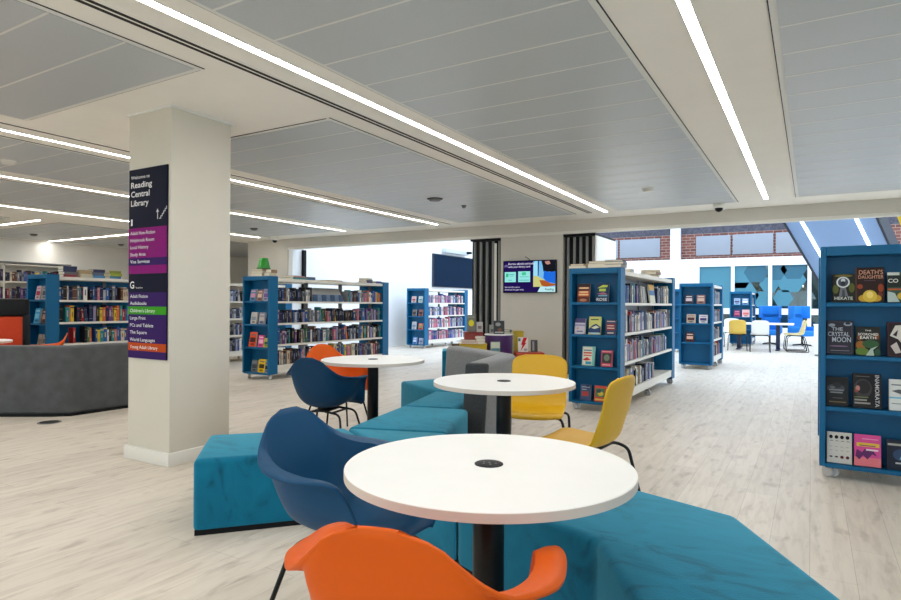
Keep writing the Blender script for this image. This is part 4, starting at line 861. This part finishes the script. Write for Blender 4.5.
cover_book('dark brown book on the white stand behind the grey sofa back', (p.x - 0.03, p.y + 0.06, 0.501), RZ, 0.11, 0.15, 0.03, (86, 72, 56), [((190, 180, 120), 'c', 0.5, 0.5, 0.25, 0.2)], group='books on the display drums')
bx_['label'] = 'narrow white stand behind the grey sofa back'; bx_['category'] = 'stand'; bx_.name = 'display_stand'

# ------------------------------------------------------------------ round tables
def round_table(x, y, label, r=0.438):
    t = thing('round_table', label, 'table', (x, y, 0), 0, 'round white tables')
    top = MB().lathe([(r - 0.012, 0.712), (r, 0.716), (r, 0.7385), (r - 0.0015, 0.74)], 96)
    top.m(1).lathe([(r - 0.001, 0.7135), (r + 0.0012, 0.7145), (r + 0.0012, 0.7375), (r - 0.0005, 0.7385)], 96)
    top.build('tabletop', [M_laminate, M_edge], t, 25)
    MB().lathe([(0.047, 0.012), (0.047, 0.70)], 32).build('pedestal', M_blkmetal, t)
    MB().lathe([(0.13, 0.70), (0.13, 0.708), (0.1, 0.713)], 32).build('top_plate', M_blkmetal, t)
    MB().lathe([(0.27, 0.0), (0.27, 0.008), (0.25, 0.012), (0.06, 0.018)], 48).build('base', M_blkmetal, t)
    g = MB().lathe([(0.043, 0.738), (0.043, 0.742), (0.040, 0.7435)], 32).build('power_socket', M_black, t)
    b = MB()
    for dx, dy in ((0, 0.004), (-0.02, 0.006), (0.02, 0.006), (-0.011, -0.012), (0.011, -0.012)): b.lathe([(0.0035, 0.7434), (0.0035, 0.7441)], 10, (dx, dy, 0))
    b.build('socket_hole', M_grey, g)
    return t
round_table(-0.83, 1.634, 'round white table nearest the camera, with black socket disc', 0.428)
round_table(-1.649, 3.447, 'round white table by the grey backrest and yellow chairs')
round_table(-3.238, 4.17, 'round white table with a blue and an orange armchair, farther back')

# ------------------------------------------------------------------ chairs
def cr(keys, t):
    n = len(keys); i = max(0, min(n - 2, next((k for k in range(n - 1) if t <= keys[k + 1][0]), n - 2)))
    p0, p1, p2, p3 = keys[max(0, i - 1)], keys[i], keys[i + 1], keys[min(n - 1, i + 2)]
    u = (t - p1[0]) / (p2[0] - p1[0]); out = []
    for a in range(1, len(p1)):
        m1 = (p2[a] - p0[a]) / (p2[0] - p0[0]) * (p2[0] - p1[0]); m2 = (p3[a] - p1[a]) / (p3[0] - p1[0]) * (p2[0] - p1[0])
        h = u * u
        out.append((2 * u * h - 3 * h + 1) * p1[a] + (u * h - 2 * h + u) * m1 + (-2 * u * h + 3 * h) * p2[a] + (u * h - h) * m2)
    return Vector(out)
RIM = [(0, .168, .234, .414), (.06, .198, .230, .438), (.12, .212, .212, .492), (.20, .232, .178, .590), (.26, .262, .142, .646), (.33, .290, .09, .658), (.46, .303, .005, .656), (.56, .298, -.085, .662), (.66, .266, -.160, .672), (.75, .224, -.218, .688), (.84, .184, -.254, .720), (.92, .142, -.2765, .760), (.97, .101, -.2912, .797), (1, .039, -.302, .8195)]
RIN = [(0, .165, .232, .416), (.06, .193, .226, .439), (.12, .203, .204, .490), (.20, .212, .166, .580), (.26, .222, .13, .634), (.33, .233, .085, .652), (.46, .242, .005, .655), (.56, .238, -.075, .662), (.66, .219, -.136, .667), (.75, .196, -.194, .682), (.84, .173, -.244, .709), (.92, .138, -.274, .756), (.97, .098, -.290, .793), (1, .038, -.3015, .818)]
SPN = [(0, 0, .238, .425), (.06, 0, .205, .442), (.12, 0, .165, .440), (.20, 0, .11, .432), (.27, 0, .06, .426), (.34, 0, .01, .424), (.46, 0, -.075, .426), (.58, 0, -.15, .446), (.70, 0, -.2, .51), (.80, 0, -.232, .60), (.90, 0, -.264, .705), (.97, 0, -.2885, .788), (1, 0, -.3015, .8215)]
def armshell(m):
    rows = []
    NV, NU = 44, 14
    for i in range(NV + 1):
        v = i / NV; R = cr(RIM, v); S = cr(SPN, v)
        Rin = cr(RIN, v)
        dz = R.z - S.z
        P1 = Vector((Rin.x * 0.62, S.y, S.z + dz * 0.0)); P2 = Vector((Rin.x * 0.97, Rin.y * 0.75 + S.y * 0.25, S.z + dz * 0.30))
        half = []
        for j in range(NU + 1):
            u = j / NU; q = S * (1 - u) ** 3 + P1 * 3 * u * (1 - u) ** 2 + P2 * 3 * u * u * (1 - u) + Rin * u ** 3
            half.append(q)
        half += [Rin.lerp(R, 0.5) + Vector((0, 0, 0.003 if v < 0.7 else 0.0)), R]
        rows.append([Vector((-p.x, p.y, p.z)) for p in half[:0:-1]] + half)
    return MB().grid(rows).data('armchair_shell', m, 60)
def solid(o, th):
    s = o.modifiers.new('thickness', 'SOLIDIFY'); s.thickness = th; s.offset = -1
    return o
def armchair(label, x, y, rz, m):
    t = thing('armchair', label, 'chair', (x, y, 0), rz, 'plastic shell armchairs')
    o = bpy.data.objects.new('seat_shell', armshell(m)); C.objects.link(o); o.parent = t; solid(o, 0.009)
    r = 0.0085
    for s in (-1, 1):
        MB().tube([(s * 0.035, 0.12, 0.402), (s * 0.165, 0.135, 0.388), (s * 0.255, 0.215, 0.004)], r, 10, 0.045).build('leg', M_blkmetal, t)
        MB().tube([(s * 0.035, -0.10, 0.402), (s * 0.165, -0.115, 0.388), (s * 0.255, -0.225, 0.004)], r, 10, 0.045).build('leg', M_blkmetal, t)
        MB().tube([(s * 0.09, 0.123, 0.392), (s * 0.09, -0.105, 0.394)], r, 8).build('cross_bar', M_blkmetal, t)
    MB().box(-0.05, 0.05, -0.11, 0.13, 0.398, 0.412, 0.004).build('mounting_plate', M_blkmetal, t)
    return t
M_cblue = mat('blue_shell_plastic', (12, 72, 112), 0.5, spec=0.25, var=0.01, scale=60)
M_cblue_shaded = mat('dark_blue_shell_plastic', (6, 56, 88), 0.5, spec=0.25, var=0.01, scale=60)  # the blue plastic darkened, shade on the chair back put into its colour
M_corg = mat('orange_shell_plastic', (222, 92, 6), 0.5, spec=0.25, var=0.01, scale=60)
armchair('blue shell armchair left of the nearest round table', -1.404, 1.679, face_dir(0.998, 0.021), M_cblue)
armchair('orange shell armchair in the foreground, back to the camera', -0.732, 1.147, face_dir(-0.258, 0.966), M_corg)
armchair('dark blue shell armchair at the farther round table, back to the camera', -3.2, 3.56, face_dir(-0.22, 0.975), M_cblue_shaded)
armchair('orange shell armchair behind the dark blue one, before the long bookcase', -3.80, 4.36, face_dir(0.955, -0.295), M_corg)

CP = [(0, .225, .425), (.06, .215, .442), (.16, .15, .452), (.32, .02, .443), (.48, -.12, .445), (.56, -.18, .468), (.62, -.208, .515), (.70, -.226, .60), (.85, -.25, .73), (1, -.275, .835)]
def sideshell(m):
    rows = []; NV, NU = 48, 16; W = 0.222
    for i in range(NV + 1):
        v = i / NV; S = cr([(k[0], 0, k[1], k[2]) for k in CP], v)
        w_ = W * (0.97 + 0.03 * math.cos(v * 6)) * (1.0 if v < 0.6 else 1 - 0.06 * (v - 0.6) / 0.4)
        d0, d1 = v * 0.9, (1 - v) * 0.9
        if d0 < 0.07: w_ = w_ - 0.07 + math.sqrt(max(0, 0.07 ** 2 - (0.07 - d0) ** 2))
        if d1 < 0.10: w_ = w_ - 0.10 + math.sqrt(max(0, 0.10 ** 2 - (0.10 - d1) ** 2))
        cup = 0.010 + 0.02 * math.exp(-((v - 0.56) / 0.12) ** 2)
        bk = min(1, max(0, (v - 0.45) / 0.2)); row_ = []
        for j in range(-NU, NU + 1):
            u = j / NU; c = cup * abs(u) ** 2.4
            row_.append(Vector((w_ * u, S.y + c * bk * 1.7, S.z + c * (1 - bk))))
        rows.append(row_)
    return MB().grid(rows).data('side_chair_shell', m, 60)
def sidechair(label, x, y, rz, m, group='yellow side chairs'):
    t = thing('side_chair', label, 'chair', (x, y, 0), rz, group)
    o = bpy.data.objects.new('seat_shell', sideshell(m)); C.objects.link(o); o.parent = t; solid(o, 0.010)
    r = 0.0095
    for s in (-1, 1):
        MB().tube([(s * 0.10, 0.10, 0.428), (s * 0.20, 0.125, 0.426), (s * 0.225, 0.19, 0.39), (s * 0.235, 0.225, 0.012), (s * 0.235, -0.30, 0.010), (s * 0.225, -0.20, 0.40), (s * 0.20, -0.13, 0.428), (s * 0.10, -0.11, 0.430)], r, 10, 0.045).build('sled_leg', M_blkmetal, t)
    MB().box(-0.15, 0.15, -0.13, 0.12, 0.420, 0.432, 0.004).build('mounting_plate', M_blkmetal, t)
    return t
M_cyel = mat('mustard_shell_plastic', (216, 168, 14), 0.42, var=0.01, scale=60)
M_cwht = mat('white_shell_plastic', (232, 232, 230), 0.45)
M_cpale = mat('pale_yellow_shell_plastic', (226, 208, 150), 0.45)
sidechair('mustard yellow chair between the middle round table and the long walkway, side on', -1.12, 3.33, face_dir(-0.995, 0.09), M_cyel)
sidechair('mustard yellow chair behind the middle round table, facing the camera', -1.715, 4.10, face_dir(0.25, -0.97), M_cyel)

# ------------------------------------------------------------------ modular bench
ZS = 0.40
def bench(label, pts, back=None):
    cx = sum(p[0] for p in pts) / len(pts); cy = sum(p[1] for p in pts) / len(pts)
    t = thing('bench_module', label, 'bench', (cx, cy, 0), 0, 'teal bench modules')
    q = [(p[0] - cx, p[1] - cy) for p in pts]
    q2 = [(a * 0.994, b * 0.994) for a, b in q]
    MB().prism(q2, 0.014, ZS, 0.032, 4).build('seat', M_velvet, t, 50)
    MB().prism([(a * 0.975, b * 0.975) for a, b in q], 0.0, 0.03).build('plinth', M_black, t)
    return t
Vin, Vout = (-2.64, 3.12), (-2.00, 3.34)
P1, P2, P3 = (-2.12, 2.79), (-1.387, 2.42), (-0.645, 2.10)
B2, B3 = (-1.80, 3.17), (-0.245, 2.63)
bench('teal velvet bench module beside the white column, its end facing the camera', [(-2.765, 2.045), P1, Vin, (-3.22, 2.50)])
bench('teal velvet bench module hidden in the bend between two round tables', [P1, P2, B2, Vout, Vin])
bench('large teal velvet bench module curving from behind the nearest table to the right foreground', [P2, P3, (-0.05, 1.10), (0.56, 1.22), B3, B2])
bench('teal velvet bench module left of the grey backrest end', [Vin, Vout, (-2.30, 4.175), (-2.83, 4.03)])
bm4 = bench('teal velvet bench module inside the grey backrest corner', [(-2.83, 4.03), (-2.425, 4.15), (-2.585, 5.0), (-3.05, 4.87)])
bm5 = bench('teal velvet bench module at the far end by the grey backrest', [(-3.05, 4.87), (-2.60, 5.01), (-2.62, 5.08), (-3.53, 5.72), (-3.74, 5.28)])
# grey wraparound backrest: one upholstered panel bent round the corner
bk = thing('upholstered_screen', 'grey wraparound backrest panel at the corner of the teal bench', 'backrest', (-2.4, 5.1, 0))
inner = [(-3.51, 5.75), (-2.60, 5.11), (-2.565, 5.02), (-2.405, 4.24)]; outer = [(-3.42, 5.92), (-2.44, 5.24), (-2.37, 5.12), (-2.235, 4.29)]
def L(p): return (p[0] + 2.4, p[1] - 5.1)
poly = [L(p) for p in inner] + [L(p) for p in outer[::-1]]
top = [(a + 0.035, b + 0.02) for a, b in poly]
MB().prism(poly, 0.02, 0.755, 0.045, 4, top=top).build('upholstery', M_greyfab, bk, 50)
ex, ey = L((-2.405, 4.24)); fx, fy = L((-2.235, 4.29))
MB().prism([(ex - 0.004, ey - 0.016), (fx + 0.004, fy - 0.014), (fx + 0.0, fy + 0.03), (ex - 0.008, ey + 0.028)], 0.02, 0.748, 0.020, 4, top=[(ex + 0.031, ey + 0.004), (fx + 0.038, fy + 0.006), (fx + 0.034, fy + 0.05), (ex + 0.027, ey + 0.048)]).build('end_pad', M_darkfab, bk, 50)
# narrow teal panel showing just past the far end of the grey screen
p_ = thing('upholstered_divider', 'narrow teal upright panel showing past the far end of the grey backrest', 'screen', (-3.62, 6.03, 0), RZ)
MB().box(-0.05, 0.05, -0.03, 0.35, 0.02, 0.68, 0.02).build('upholstery', M_velvet, p_)
MB().box(-0.04, 0.04, -0.02, 0.34, 0, 0.025).build('plinth', M_black, p_)

# ------------------------------------------------------------------ charcoal sofa at the left and what stands behind it
so = thing('sofa', 'charcoal curved sofa seen from behind at the left', 'sofa', (-6.79, 3.43, 0))
o_ = [(-2.2, -1.25), (-0.62, -0.36), (-0.12, -0.03), (0.02, 0.10), (0.03, 0.75), (-0.12, 1.9)]
i_ = [(-0.32, 1.85), (-0.17, 0.75), (-0.18, 0.20), (-0.26, 0.12), (-0.74, -0.19), (-2.3, -1.08)]
MB().prism(o_ + i_, 0.025, 0.745, 0.035, 4).build('backrest', M_charcoal, so, 50)
MB().prism([(-0.21, 0.20), (-0.28, 0.14), (-0.76, -0.16), (-2.31, -1.05), (-2.55, -0.65), (-0.99, 0.25), (-0.76, 0.45), (-0.72, 0.8), (-0.85, 1.75), (-0.35, 1.85), (-0.2, 0.76)], 0.03, 0.41, 0.03, 3).build('seat', M_charcoal, so, 50)
MB().prism([(a * 0.97, b * 0.97) for a, b in o_ + i_], 0.0, 0.03).build('plinth', M_black, so)
round_table(-8.72, 3.35, 'round white table just showing over the charcoal sofa', 0.44)
armchair('orange shell armchair with only its rim showing over the charcoal sofa', -8.22, 3.9, face_dir(-0.443, -0.896), M_corg)
armchair('blue shell armchair peeping over the charcoal sofa at the left frame edge', -9.45, 3.05, face_dir(0.9, 0.3), M_cblue)
hb = thing('high_back_chair', 'high-back chair with orange panel and black headband behind the sofa', 'chair', (-9.90, 4.02, 0), face_dir(0.5, -0.85))
MB().box(-0.32, 0.32, -0.36, -0.28, 0.42, 1.0, 0.03).build('back_pad', mat('orange_red_wool', (196, 62, 24), 0.9, var=0.06, scale=40), hb)
MB().box(-0.37, 0.37, -0.37, -0.27, 1.0, 1.26, 0.04).build('headband', M_black, hb)
for sx in (-1, 1): MB().box(sx * 0.345 - 0.025, sx * 0.345 + 0.025, -0.37, -0.25, 0.3, 1.02, 0.02).build('side_frame', M_black, hb)
MB().box(-0.34, 0.34, -0.3, 0.34, 0.34, 0.46, 0.04).build('seat', mat('orange_red_wool', (196, 62, 24)), hb)
for sx in (-1, 1):
    for sy in (-1, 1): MB().tube([(sx * 0.28, sy * 0.26, 0.36), (sx * 0.30, sy * 0.30, 0.003)], 0.014).build('leg', M_blkmetal, hb)
fb = thing('floor_box', 'round dark floor socket cover in front of the charcoal sofa', 'floor socket', (-6.60, 3.23, 0))
MB().lathe([(0.105, 0.0005), (0.105, 0.004), (0.095, 0.006)], 32).build('cover', M_grey, fb)
MB().lathe([(0.085, 0.0055), (0.085, 0.0075)], 32).build('lid', M_slot, fb)

# ------------------------------------------------------------------ far seating group in the atrium
ft = thing('meeting_table', 'rectangular white table among the far yellow and white chairs', 'table', (-1.2, 18.95, 0))
MB().box(-0.8, 0.8, -0.4, 0.4, 0.70, 0.74, 0.008).build('tabletop', M_laminate, ft)
for x in (-0.55, 0.42):
    MB().box(x - 0.05, x + 0.05, -0.05, 0.05, 0.03, 0.70, 0.006).build('pedestal', mat('navy_metal', (24, 40, 70), 0.4), ft)
    MB().box(x - 0.05, x + 0.05, -0.33, 0.33, 0, 0.03, 0.006).build('foot', mat('navy_metal', (24, 40, 70), 0.4), ft)
GR = 'far chairs in the atrium'
sidechair('yellow chair at the far table beside the short blue bookcase', -1.73, 18.3, face_dir(-0.1, 1), mat('soft_yellow_shell_plastic', (222, 186, 84), 0.45), GR)
sidechair('white chair with its back to the camera at the far table', -1.17, 18.1, face_dir(-0.1, 1), M_cwht, GR)
sidechair('pale yellow chair side on at the far table, nearer of two', -0.36, 18.55, face_dir(-1, -0.1), M_cpale, GR)
sidechair('pale yellow chair side on at the far table, farther of two', -0.42, 19.2, face_dir(-1, -0.1), M_cpale, GR)
sidechair('white chair on the far side of the far table', -2.0, 19.75, face_dir(0.2, -1), M_cwht, GR)
M_wing = mat('bright_blue_wool', (16, 124, 214), 0.8, var=0.06, scale=30, sheen=0.2)
def wing(label, x, y, rz):
    K = 0.74
    t = thing('wing_chair', label, 'armchair', (x, y, 0), rz, 'blue wing chairs')
    MB().prism([(-0.38, -0.30), (-0.30, -0.42), (0.30, -0.42), (0.38, -0.30), (0.30, -0.28), (-0.30, -0.28)], 0.36, 1.0, 0.02).build('backrest', M_wing, t)
    MB().prism([(-0.38, -0.30), (-0.30, -0.42), (0.30, -0.42), (0.38, -0.30), (0.44, 0.02), (0.38, 0.02), (0.30, -0.28), (-0.30, -0.28), (-0.38, 0.02), (-0.44, 0.02)], 0.85, 1.24, 0.025).build('wing_headrest', M_wing, t)
    MB().prism([(-0.4, -0.3), (0.4, -0.3), (0.43, 0.36), (-0.43, 0.36)], 0.30, 0.47, 0.05, 3).build('seat', M_wing, t)
    for s in (-1, 1): MB().box(s * 0.40 - 0.05, s * 0.40 + 0.05, -0.32, 0.3, 0.36, 0.60, 0.04, 3).build('armrest', M_wing, t)
    MB().lathe([(0.035, 0.03), (0.035, 0.32)], 16).build('pedestal', M_blkmetal, t)
    for k in range(4):
        a = k * PI / 2 + PI / 4; MB().tube([(0, 0, 0.05), (0.34 * math.cos(a), 0.34 * math.sin(a), 0.02)], 0.02).build('foot', M_blkmetal, t)
    t.scale = (K, K, 0.98)
    return t
wing('blue wing chair behind the far white table, back to the windows', -1.12, 21.7, face_dir(-0.05, -1))
wing('blue wing chair right of the far white table, turned to the right', -0.24, 21.5, face_dir(0.75, -0.65))
pc = thing('low_cabinet', 'low white cabinet beside the right display bookcase in the distance', 'cabinet', (0.28, 17.6, 0))
MB().box(-0.22, 0.25, -0.3, 0.3, 0.04, 0.74, 0.008).build('body', M_annex, pc)
MB().box(-0.23, 0.26, -0.31, 0.31, 0.74, 0.765, 0.004).build('top', M_laminate, pc)
MB().box(-0.2, 0.23, -0.28, 0.28, 0, 0.04).build('plinth', M_grey, pc)

# ------------------------------------------------------------------ daylight, camera, view
w = bpy.data.worlds.new('daylight'); SC.world = w; w.use_nodes = True
bg = w.node_tree.nodes['Background']; bg.inputs['Color'].default_value = (0.74, 0.87, 1.0, 1); bg.inputs['Strength'].default_value = 2.8
cam = bpy.data.cameras.new('camera'); cam.lens = 609.6 / 901 * 36; cam.sensor_width = 36; cam.shift_y = 3.8 / 901; cam.clip_start = 0.05; cam.clip_end = 200
co = bpy.data.objects.new('camera', cam); C.objects.link(co)
co.matrix_world = Matrix.Translation((0, 0, 1.22)) @ Matrix.Rotation(0.5344, 4, 'Z') @ Matrix.Rotation(PI / 2, 4, 'X') @ Matrix.Rotation(0.006, 4, 'Z')
SC.camera = co
vs = SC.view_settings; vs.view_transform = 'Standard'; vs.look = 'None'; vs.gamma = 1.0; vs.use_curve_mapping = False; vs.exposure = 0.03
SC.cycles.use_denoising = True
try: SC.cycles.denoiser = 'OPENIMAGEDENOISE'
except Exception: pass
SC.cycles.max_bounces = 10; SC.cycles.diffuse_bounces = 6; SC.cycles.glossy_bounces = 4; SC.cycles.transparent_max_bounces = 8
SC.cycles.sample_clamp_indirect = 8.0
